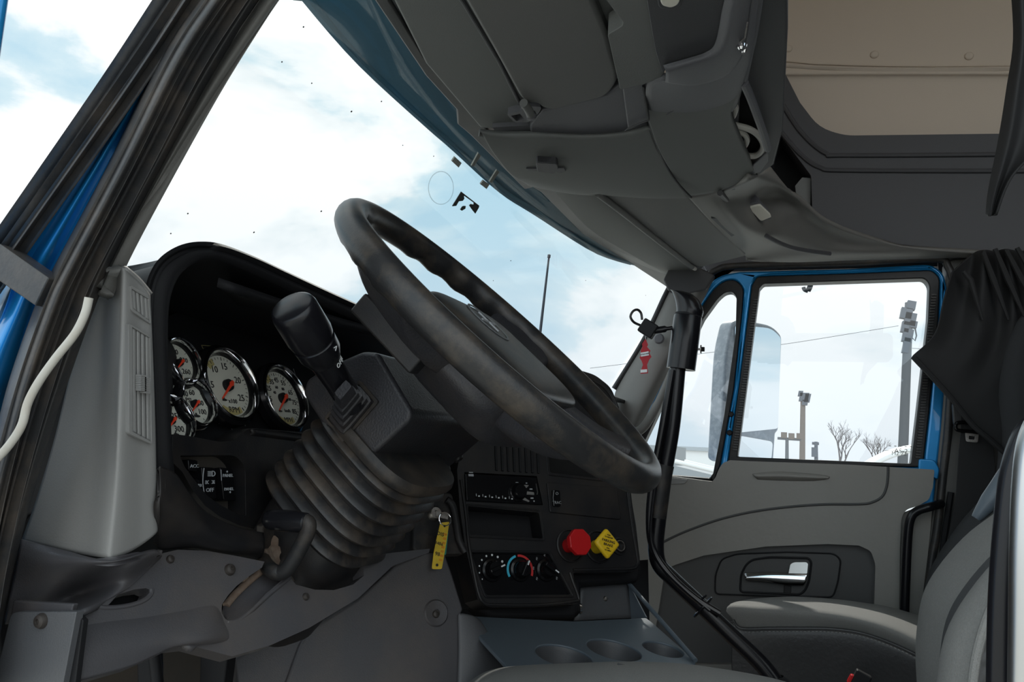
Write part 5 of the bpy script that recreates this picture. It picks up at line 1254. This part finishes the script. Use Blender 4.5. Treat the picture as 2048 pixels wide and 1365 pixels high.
# ------------------------------------------------------------------ passenger A pillar and its grab handle
rows = [[pX(.93).at(1352, 548), pX(.93).at(1333, 590), pX(.93).at(1290, 680), pX(.93).at(1232, 780), pX(.93).at(1225, 870)],
        [pX(.90).at(1366, 560), pX(.90).at(1345, 610), pX(.90).at(1304, 690), pX(.90).at(1250, 800), pX(.9).at(1236, 872)],
        [pX(.89).at(1400, 570), pX(.89).at(1374, 625), pX(.89).at(1330, 715), pX(.89).at(1274, 826), pX(.89).at(1258, 880)],
        [pX(.92).at(1424, 566), pX(.92).at(1392, 630), pX(.92).at(1346, 725), pX(.92).at(1288, 842), pX(.92).at(1275, 884)]]
o = surf('trim_13', rows, 'pillar_grey', None, 24, 40, .012); struct(o, 'dark grey passenger side windshield pillar cover', 'trim')
bm = bmesh.new(); tube_bm(bm, crom([pX(.93).at(*p) for p in ((1346, 562), (1330, 592), (1288, 680), (1228, 778))], 30), .008, 10); mk('trim_14', bm, 'black_plastic'); struct(bpy.data.objects['trim_14'], 'black windshield pillar bead', 'trim')
o = plate('trim_15', [(1326, 560), (1340, 532), (1380, 526, 8), (1430, 550), (1412, 580), (1375, 588), (1336, 582)], pX(.885), .03, 'overhead_dark', bv=.006); struct(o, 'dark cap where the passenger pillar meets the roof', 'trim')
q = pX(.865)
P = [q.at(1344, 745), q.at(1324, 790), q.at(1304, 830), q.at(1284, 858), q.at(1262, 866), pX(.88).at(1240, 858), pX(.89).at(1226, 852)]
o = tube('pillar_grab_bar', P, [.012]*10+[.0135]*20+[.014]*10, 'grey_plastic' if 0 else 'pillar_grey', None, 40, 14); tag(o, 'curved grey grab bar at the foot of the passenger windshield pillar', 'grab bar')
lathe('handle_boss', [(0, .008), (.012, .007), (.016, 0), (0, 0)], pX(.868).at(1318, 678), Vector((-1, 0, 0)), 'overhead_grey', o, 20)
# air freshener
q = pX(.80)
tr_ = [(1291, 678), (1296, 690), (1294, 694), (1301, 702), (1298, 706), (1303, 714), (1298, 720), (1294, 730), (1296, 747), (1281, 748), (1283, 738), (1286, 730), (1283, 722), (1279, 716), (1283, 708), (1281, 702), (1285, 694), (1284, 688)]
t = thing('air_freshener', q.at(1291, 690), 'red tree shaped air freshener card hanging by the passenger pillar', 'air freshener')
plate('card', tr_, q, .002, 'freshener_red', t, bv=0)
plate('label', [(1281, 706), (1297, 703), (1298, 711), (1282, 714)], q.off(.001), .001, 'white_ink', t, bv=0); plate('label', [(1281, 740), (1294, 739), (1294, 745), (1281, 746)], q.off(.001), .001, 'white_ink', t, bv=0)
b = bmesh.new(); text_bm(b, 'LITTLE TREES', q.off(.0016).at(1289.5, 708.5), (q.at(1298, 707)-q.at(1281, 710)).normalized(), Vector((0, 0, 1)), .005); mk('lettering', b, 'dial_ink', t)
tube('string', [q.at(1292, 664), q.at(1291, 679)], .0008, 'white_ink', t)

# ------------------------------------------------------------------ gear lever
LX = .12
q = pX(LX)
t = thing('gear_lever', q.at(1555, 1365), 'tall bent black gear lever with a cylinder sleeve and angled top knob', 'gear lever')
P = [q.at(1556, 1372), q.at(1520, 1326), q.at(1460, 1268), q.at(1400, 1210), q.at(1345, 1158), q.at(1318, 1128), q.at(1312, 1090), q.at(1318, 1030), q.at(1328, 950), q.at(1345, 850), q.at(1356, 735)]
tube('shaft', P, .0155, 'lever_black', t, 70, 18)
q2 = q.off(.018)
P = [q2.at(1440, 1228), q2.at(1390, 1196), q2.at(1340, 1150), q2.at(1306, 1098), q2.at(1298, 1040), q2.at(1305, 960), q2.at(1325, 850), q2.at(1344, 740)]
tube('air_hose', P, .0065, 'grip_black', t, 60, 10)
q3 = q.off(.022)
P = [q3.at(1420, 1222), q3.at(1370, 1180), q3.at(1322, 1130), q3.at(1302, 1080), q3.at(1305, 1010), q3.at(1318, 920)]
tube('air_hose', P, .0035, 'grip_black', t, 50, 8)
# tape and zip tie
tube('tape_wrap', [q.at(1314, 1036), q.at(1319, 1000), q.at(1326, 950), q.at(1330, 930)], .0185, 'black_dusty', t, 8, 16)
c = q.at(1406, 1215); ax = (q.at(1400, 1210)-q.at(1460, 1268)).normalized()
e1, e2, _ = basis(ax); tube('zip_tie', [c+(e1*math.cos(a)+e2*math.sin(a))*.024 for a in [i*math.pi/12 for i in range(24)]], .0025, 'grip_black', t, closed=True, res=8)
tube('zip_tail', [c+Vector((-.02, 0, .018)), c+Vector((-.024, -.008, .026))], .002, 'grip_black', t)
# sleeve
s0, s1 = q.at(1362, 738), q.at(1376, 634); sd_ = (s1-s0); sl = sd_.length
lathe('sleeve', [(0, -.0), (.024, .0), (.0285, -.001), (.0285, sl*.5), (.028, sl), (.0265, sl+.003)], s0, sd_, 'lever_black', t, 40)
lathe('sleeve_joint', [(.0272, 0), (.0272, .004), (.0265, .006)], s1, sd_, 'soft_black', t, 40)
def ring3(cx, cy, rx, ry, X, tilt, n=24):
    R = []; c = pX(X).at(cx, cy)
    for k in range(n):
        a = 2*math.pi*k/n; dx = Vector((math.cos(a)*rx, 0, 0)); yy = math.sin(a)*ry
        R.append(c+dx+Vector((0, -yy*math.cos(tilt), yy*math.sin(tilt))))
    return R
tl = math.radians
skin('knob', [ring3(1378, 632, .0265, .0265, LX, tl(-4)), ring3(1380, 622, .027, .027, LX, tl(-6)), ring3(1378, 610, .0265, .029, LX, tl(-18)), ring3(1374, 598, .025, .032, LX, tl(-24)), ring3(1369, 590, .021, .030, LX, tl(-20)), ring3(1363, 585, .013, .022, LX, tl(-12)), ring3(1360, 582, .004, .007, LX, tl(-8))], 'lever_black', t, 30, 32)
# side arm with square switch box and loop of cable
a = q.at(1346, 656); b_ = q.at(1314, 661)
lathe('side_arm', [(.004, 0), (.004, .012), (.007, .016), (.007, .040), (.005, .046), (.005, (a-b_).length)], a, b_-a, 'grip_black', t, 16)
bx = q.at(1297, 658); du = (q.at(1314, 655)-q.at(1290, 640)).normalized(); dv = (q.at(1280, 665)-q.at(1292, 640)).normalized(); dn = du.cross(dv).normalized(); dv = dn.cross(du)
box('switch_box', bx, du*.0165, dv*.0155, dn*.012, 'soft_black', t, .003)
P = [q.at(*p) for p in ((1283, 652), (1268, 645), (1261, 634), (1266, 623), (1275, 620), (1282, 627), (1284, 640))]
tube('cable_loop', P, .0026, 'grip_black', t, 40, 8)
tube('side_pin', [q.at(1396, 699), q.at(1404, 699)], .0022, 'steel', t); lathe('pin_washer', [(0, -.001), (.0085, -.001), (.0085, .001), (0, .001)], q.at(1402, 699), Vector((0, -1, 0)), 'steel', t, 18); lathe('pin_nut', [(0, -.003), (.005, -.003), (.005, .003), (0, .003)], q.at(1406, 699), Vector((0, -1, 0)), 'soft_black', t, 6)
lathe('shift_boot', [(.05, -.02), (.045, 0), (.03, .02), (.022, .03), (.017, .035)], q.at(1556, 1372)-Vector((0, 0, .02)), P[0]-P[0]+Vector((0, .2, 1)), 'soft_black', t, 24)

# ------------------------------------------------------------------ seats
# passenger seat
PX0, PX1 = .42, .88
near, mid_, far = pX(PX0), pX((PX0+PX1)/2), pX(PX1)
t = thing('passenger_seat', (.66, -.15, 1.05), 'grey fabric passenger seat with black vinyl sides', 'seat')
seam = [(1466, 1240), (1482, 1257), (1540, 1257), (1600, 1257), (1660, 1258), (1720, 1266), (1780, 1286), (1840, 1314), (1900, 1345), (1960, 1380)]
topn = [(1453, 1224), (1462, 1216), (1520, 1219), (1590, 1222), (1660, 1229), (1720, 1240), (1780, 1258), (1840, 1286), (1900, 1318), (1960, 1350)]
topm = [(1462, 1208), (1480, 1203), (1530, 1200), (1590, 1201), (1660, 1206), (1720, 1215), (1780, 1229), (1840, 1250), (1900, 1275), (1960, 1300)]
topf = [(1476, 1206), (1500, 1200), (1540, 1196), (1590, 1194), (1660, 1198), (1720, 1205), (1780, 1215), (1840, 1232), (1900, 1250), (1960, 1270)]
rows = [[near.off(-.01).at(*p) for p in seam], [near.at(*p) for p in topn], [pX(PX0+.06).at(p[0], p[1]-2) for p in [((a[0]*.6+b[0]*.4), (a[1]*.6+b[1]*.4)) for a, b in zip(topn, topm)]], [mid_.at(*p) for p in topm], [far.off(.04).at(*p) for p in topf], [far.at(p[0], p[1]+12) for p in topf]]
surf('cushion', rows, 'fabric_grey', t, 40, 50, .03)
low = [(1472, 1420), (1490, 1420), (1540, 1420), (1600, 1420), (1660, 1420), (1720, 1430), (1780, 1440), (1840, 1450), (1900, 1470), (1960, 1490)]
midl = [(a[0]*.5+b[0]*.5-6, a[1]*.5+b[1]*.5) for a, b in zip(seam, low)]
rows = [[near.off(-.012).at(*p) for p in seam], [near.off(.006).at(p[0], p[1]+10) for p in seam], [near.off(.004).at(*p) for p in midl], [near.at(*p) for p in low]]
surf('side_panel', rows, 'vinyl_black', t, 20, 40, .02)
b = bmesh.new()
P = crom([near.off(.004).at(p[0], p[1]+7) for p in seam], 70)
for i in range(0, 68): tube_bm(b, [P[i], P[i].lerp(P[i+1], .55)], .0012, 5)
mk('stitching', b, 'fabric_grey', t)
tube('welt', [near.off(-.002).at(p[0], p[1]+1) for p in seam], .004, 'vinyl_black', t, 60, 10)
box('base', (.66, -.14, 1.17), (.2, 0, 0), (0, .22, 0), (0, 0, .16), 'soft_black', t, .02)
bkq = .44
sl_ = [(2052, 622), (2026, 650), (2006, 700), (1994, 760), (1992, 810), (1998, 870), (1996, 930), (1988, 965), (1962, 1000), (1918, 1050), (1874, 1116), (1853, 1162), (1846, 1215), (1842, 1290)]
def seat_back(spine, xs, par, m, nu=40, name='backrest'):
    """backrest: one section across the seat at every point of its leaning spine"""
    rows = []
    for k, p in enumerate(spine):
        a = spine[max(0, k-1)]; b = spine[min(len(spine)-1, k+1)]; tg = (b-a); tg.x = 0; tg.normalize()
        fw = Vector((0, tg.z, -tg.y)); fw = fw if fw.y > 0 else -fw
        e_ = min(1, .35+k*.33)
        rows.append([Vector((x, p.y, p.z))+fw*d*e_ for x, d in xs])
    return skin(name, rows, m, par, nu, 60)
def across(x0, x1, dp=.04, th=.14):
    w_ = x1-x0
    return [(x0+w_*f, d) for f, d in ((0, -.03), (.03, -.006), (.08, 0), (.16, -.004), (.24, -dp*.8), (.36, -dp), (.5, -dp), (.64, -dp), (.76, -dp*.8), (.84, -.004), (.92, 0), (.97, -.006), (1, -.03), (1, -.10), (.96, -th), (.5, -th), (.04, -th), (0, -.10))]
spine = [pX(.86).at(*p) for p in sl_]
seat_back(spine, across(.42, .90), t, 'fabric_dark')
# driver seat, close to the camera on the right
t = thing('driver_seat', (-.55, -.2, 1.05), 'grey fabric driver seat with a curved side bolster at the right edge', 'seat')
ou = [(2085, 940), (2040, 988), (1994, 1025), (1934, 1071), (1880, 1132), (1847, 1190), (1834, 1264), (1832, 1330), (1838, 1420)]
spine = [pX(-.36).at(*p) for p in ou]
for k in range(4): spine.insert(0, spine[0]+Vector((0, -.055+.008*k, .10)))
seat_back(spine, [(-.71, -.03), (-.70, .005), (-.68, .02), (-.65, .02), (-.625, 0), (-.60, -.05), (-.50, -.05), (-.44, -.02), (-.40, -.004), (-.36, 0), (-.34, -.006), (-.33, -.03), (-.33, -.10), (-.35, -.17), (-.52, -.17), (-.69, -.17), (-.71, -.10)], t, 'fabric_grey', 50)
seat_back(spine, [(-.64, -.03), (-.62, -.006), (-.56, .0), (-.51, -.004), (-.495, -.03), (-.50, -.09), (-.56, -.10), (-.63, -.09)], t, 'fabric_dark', 50, 'shade_insert')  # dark insert stands in for the shadow band between the bolsters
sm = [(2060, 1105), (2012, 1165), (1982, 1220), (1960, 1285), (1948, 1345), (1944, 1400)]
tube('piping', [pX(-.716).at(*p) for p in sm], .004, 'fabric_grey', t, 40, 10)
rows = [[pX(-.717-.0012*abs(math.sin(i*1.9+k))).at(p[0]+dx, p[1]+4*k) for i, p in enumerate(crom([(*p, 0) for p in sm], 18))] for k, dx in ((0, 4), (1, 14), (0, 26), (1, 40), (0, 70))]
surf('vinyl_side', rows, 'vinyl_black', t, 16, 40, .008)
# cushion edge along the bottom of the view
cu = [(900, 1395), (950, 1356), (985, 1340), (1040, 1332), (1150, 1327), (1260, 1324), (1360, 1328), (1440, 1338), (1510, 1350), (1570, 1364), (1680, 1400)]
rows = [[pX(-.34).at(p[0], p[1]+5) for p in cu], [pX(-.42).at(p[0], p[1]) for p in cu], [pX(-.52).at(p[0], p[1]+12) for p in cu], [pX(-.66).at(p[0], p[1]+60) for p in cu], [pX(-.78).at(p[0], p[1]+140) for p in cu], [pX(-.80).at(p[0], p[1]+260) for p in cu]]
surf('cushion', rows, 'fabric_grey', t, 30, 60, .03)
tube('cushion_seam', [pX(-.49).at(*p) for p in ((1235, 1329), (1290, 1342), (1340, 1362), (1360, 1380))], .0012, 'fabric_dark', t, 20, 6)
box('base', (-.55, -.2, 1.2), (.2, 0, 0), (0, .22, 0), (0, 0, .18), 'soft_black', t, .02)
# blue grey roll standing in for the sky-lit strip on the seat edge
tube('sky_lit_edge', [pX(-.27).at(2045, 905), pX(-.27).at(2012, 958), pX(-.27).at(1980, 1003), pX(-.27).at(1952, 1038)], [.012, .013, .012, .006], 'tray_grey', t, 24, 14)
# seat belt on the rear pillar
q = pX(.90)
t = thing('seat_belt', q.at(1940, 850), 'black passenger seat belt with buckle loop on the rear pillar', 'seat belt')
plate('webbing', [(1912, 1000), (1918, 900), (1922, 860), (1922, 800), (1970, 820), (1985, 870), (1992, 960), (1940, 1050), (1895, 1080)], q, .006, 'belt_web', t, bv=.001)
tube('guide_loop', [q.off(.008).at(*p) for p in ((1916, 846), (1950, 848), (1986, 858), (1980, 868), (1945, 864), (1914, 860))], .005, 'gloss_black', t, 40, 10, closed=True)
plate('latch_plate', [(1930, 862), (1958, 866), (1956, 886, 4), (1932, 884, 4)], q.off(.006), .003, 'steel', t, bv=.0008, holes=[[(1938, 872), (1950, 874), (1949, 880), (1938, 879)]])
plate('bolt_cover', [(1905, 806, 5), (1930, 800, 5), (1932, 850, 5), (1908, 850, 5)], q.off(-.002), .02, 'door_dark', t, bv=.003)
q = pX(.32)
t = thing('belt_buckle', q.at(1712, 1360), 'small red button seat belt buckle beside the passenger seat', 'buckle')
box('shell', q.at(1716, 1372), (.010, 0, 0), (0, .014, .006), (0, -.012, .026), 'soft_black', t, .003)
tube('stalk', [q.at(1716, 1372)+Vector((0, 0, -.02)), Vector((.33, q.at(1716, 1372).y-.03, 1.005))], .008, 'soft_black', t)
box('release_button', q.at(1708, 1360), (.007, 0, 0), (0, .010, .002), (0, -.004, .008), 'red_plastic', t, .002)
# folded black side curtain
cx = .84
topc_ = [(1905, 545), (1945, 508), (1968, 500), (1990, 502), (2012, 498), (2040, 502), (2080, 498)]
r1 = [(1888, 600), (1930, 590), (1965, 585), (2000, 580), (2025, 575), (2050, 572), (2090, 570)]
r2 = [(1870, 668), (1905, 680), (1950, 690), (1990, 690), (2020, 690), (2050, 690), (2095, 690)]
r3 = [(1826, 711), (1858, 742), (1895, 775), (1935, 800), (1970, 815), (2010, 820), (2080, 830)]
r4 = [(1828, 716), (1862, 752), (1905, 800), (1945, 850), (1980, 880), (2006, 903), (2060, 950)]
def wav(row, amp): return [pX(cx+amp*(1 if i % 2 else -1)).at(*p) for i, p in enumerate(row)]
o = surf('side_curtain', [wav(topc_, .022), wav(r1, .016), wav(r2, .008), [pX(cx-.01*i/6).at(*p) for i, p in enumerate(r3)], [pX(cx-.005).at(*p) for p in r4]], 'curtain_cloth', None, 40, 80, .003); tag(o, 'black pleated side curtain with a folded corner over the passenger window', 'curtain')
tube('hem', [pX(cx-.012).at(*p) for p in r4], .007, 'curtain_cloth', o, 40, 8)
bm = bmesh.new(); 
for i in range(0, 6): tube_bm(bm, [pX(cx-.03).at(topc_[i][0]+22, topc_[i][1]-2), pX(cx-.026).at(topc_[i][0]+36+6*i, 560), pX(cx-.02).at(topc_[i][0]+60+12*i, 640)], [.006, .008, .003], 8)
mk('pleat', bm, 'curtain_cloth', o)
# chrome grab bar by the driver door
q = pX(-1.08)
t = thing('entry_grab_bar', q.at(2030, 1300), 'vertical chrome and black entry grab bar at the right edge', 'grab bar')
P = [q.at(2130, 815), q.at(2092, 842), q.at(2070, 890), q.at(2060, 970), q.at(2055, 1100), q.at(2054, 1250), q.at(2052, 1450)]
tube('chrome_bar', P, .0072, 'brushed_chrome', t, 40, 18)
P2 = [q.off(-.02).at(2110, 836), q.off(-.02).at(2066, 858), q.off(-.02).at(2038, 915), q.off(-.02).at(2022, 1000), q.off(-.02).at(2007, 1200), q.off(-.02).at(2003, 1450)]
tube('black_backing', P2, .0065, 'lever_black', t, 40, 16)
GR = {'utility_pole': 'utility poles beyond the yard', 'overhead_wire': 'overhead wires outside', 'bare_tree': 'bare trees beyond the yard', 'torn_sticker': 'torn black sticker scraps on the windshield', 'adhesive_pad': 'adhesive pads on the windshield', 'door_seal': 'weatherstrips on the driver side pillar', 'pedal': 'pedals under the knee panel', 'sun_visor': 'folded sun visors', 'dome_light': 'overhead lights'}
for o in bpy.data.objects:
    k = o.name.split('.')[0]
    if k in GR and not o.parent: o['group'] = GR[k]
for o in list(bpy.data.objects):
    if o.type == 'MESH' and not o.parent and 'category' not in o: print('UNTAGGED', o.name)
print('objects', len(bpy.data.objects))
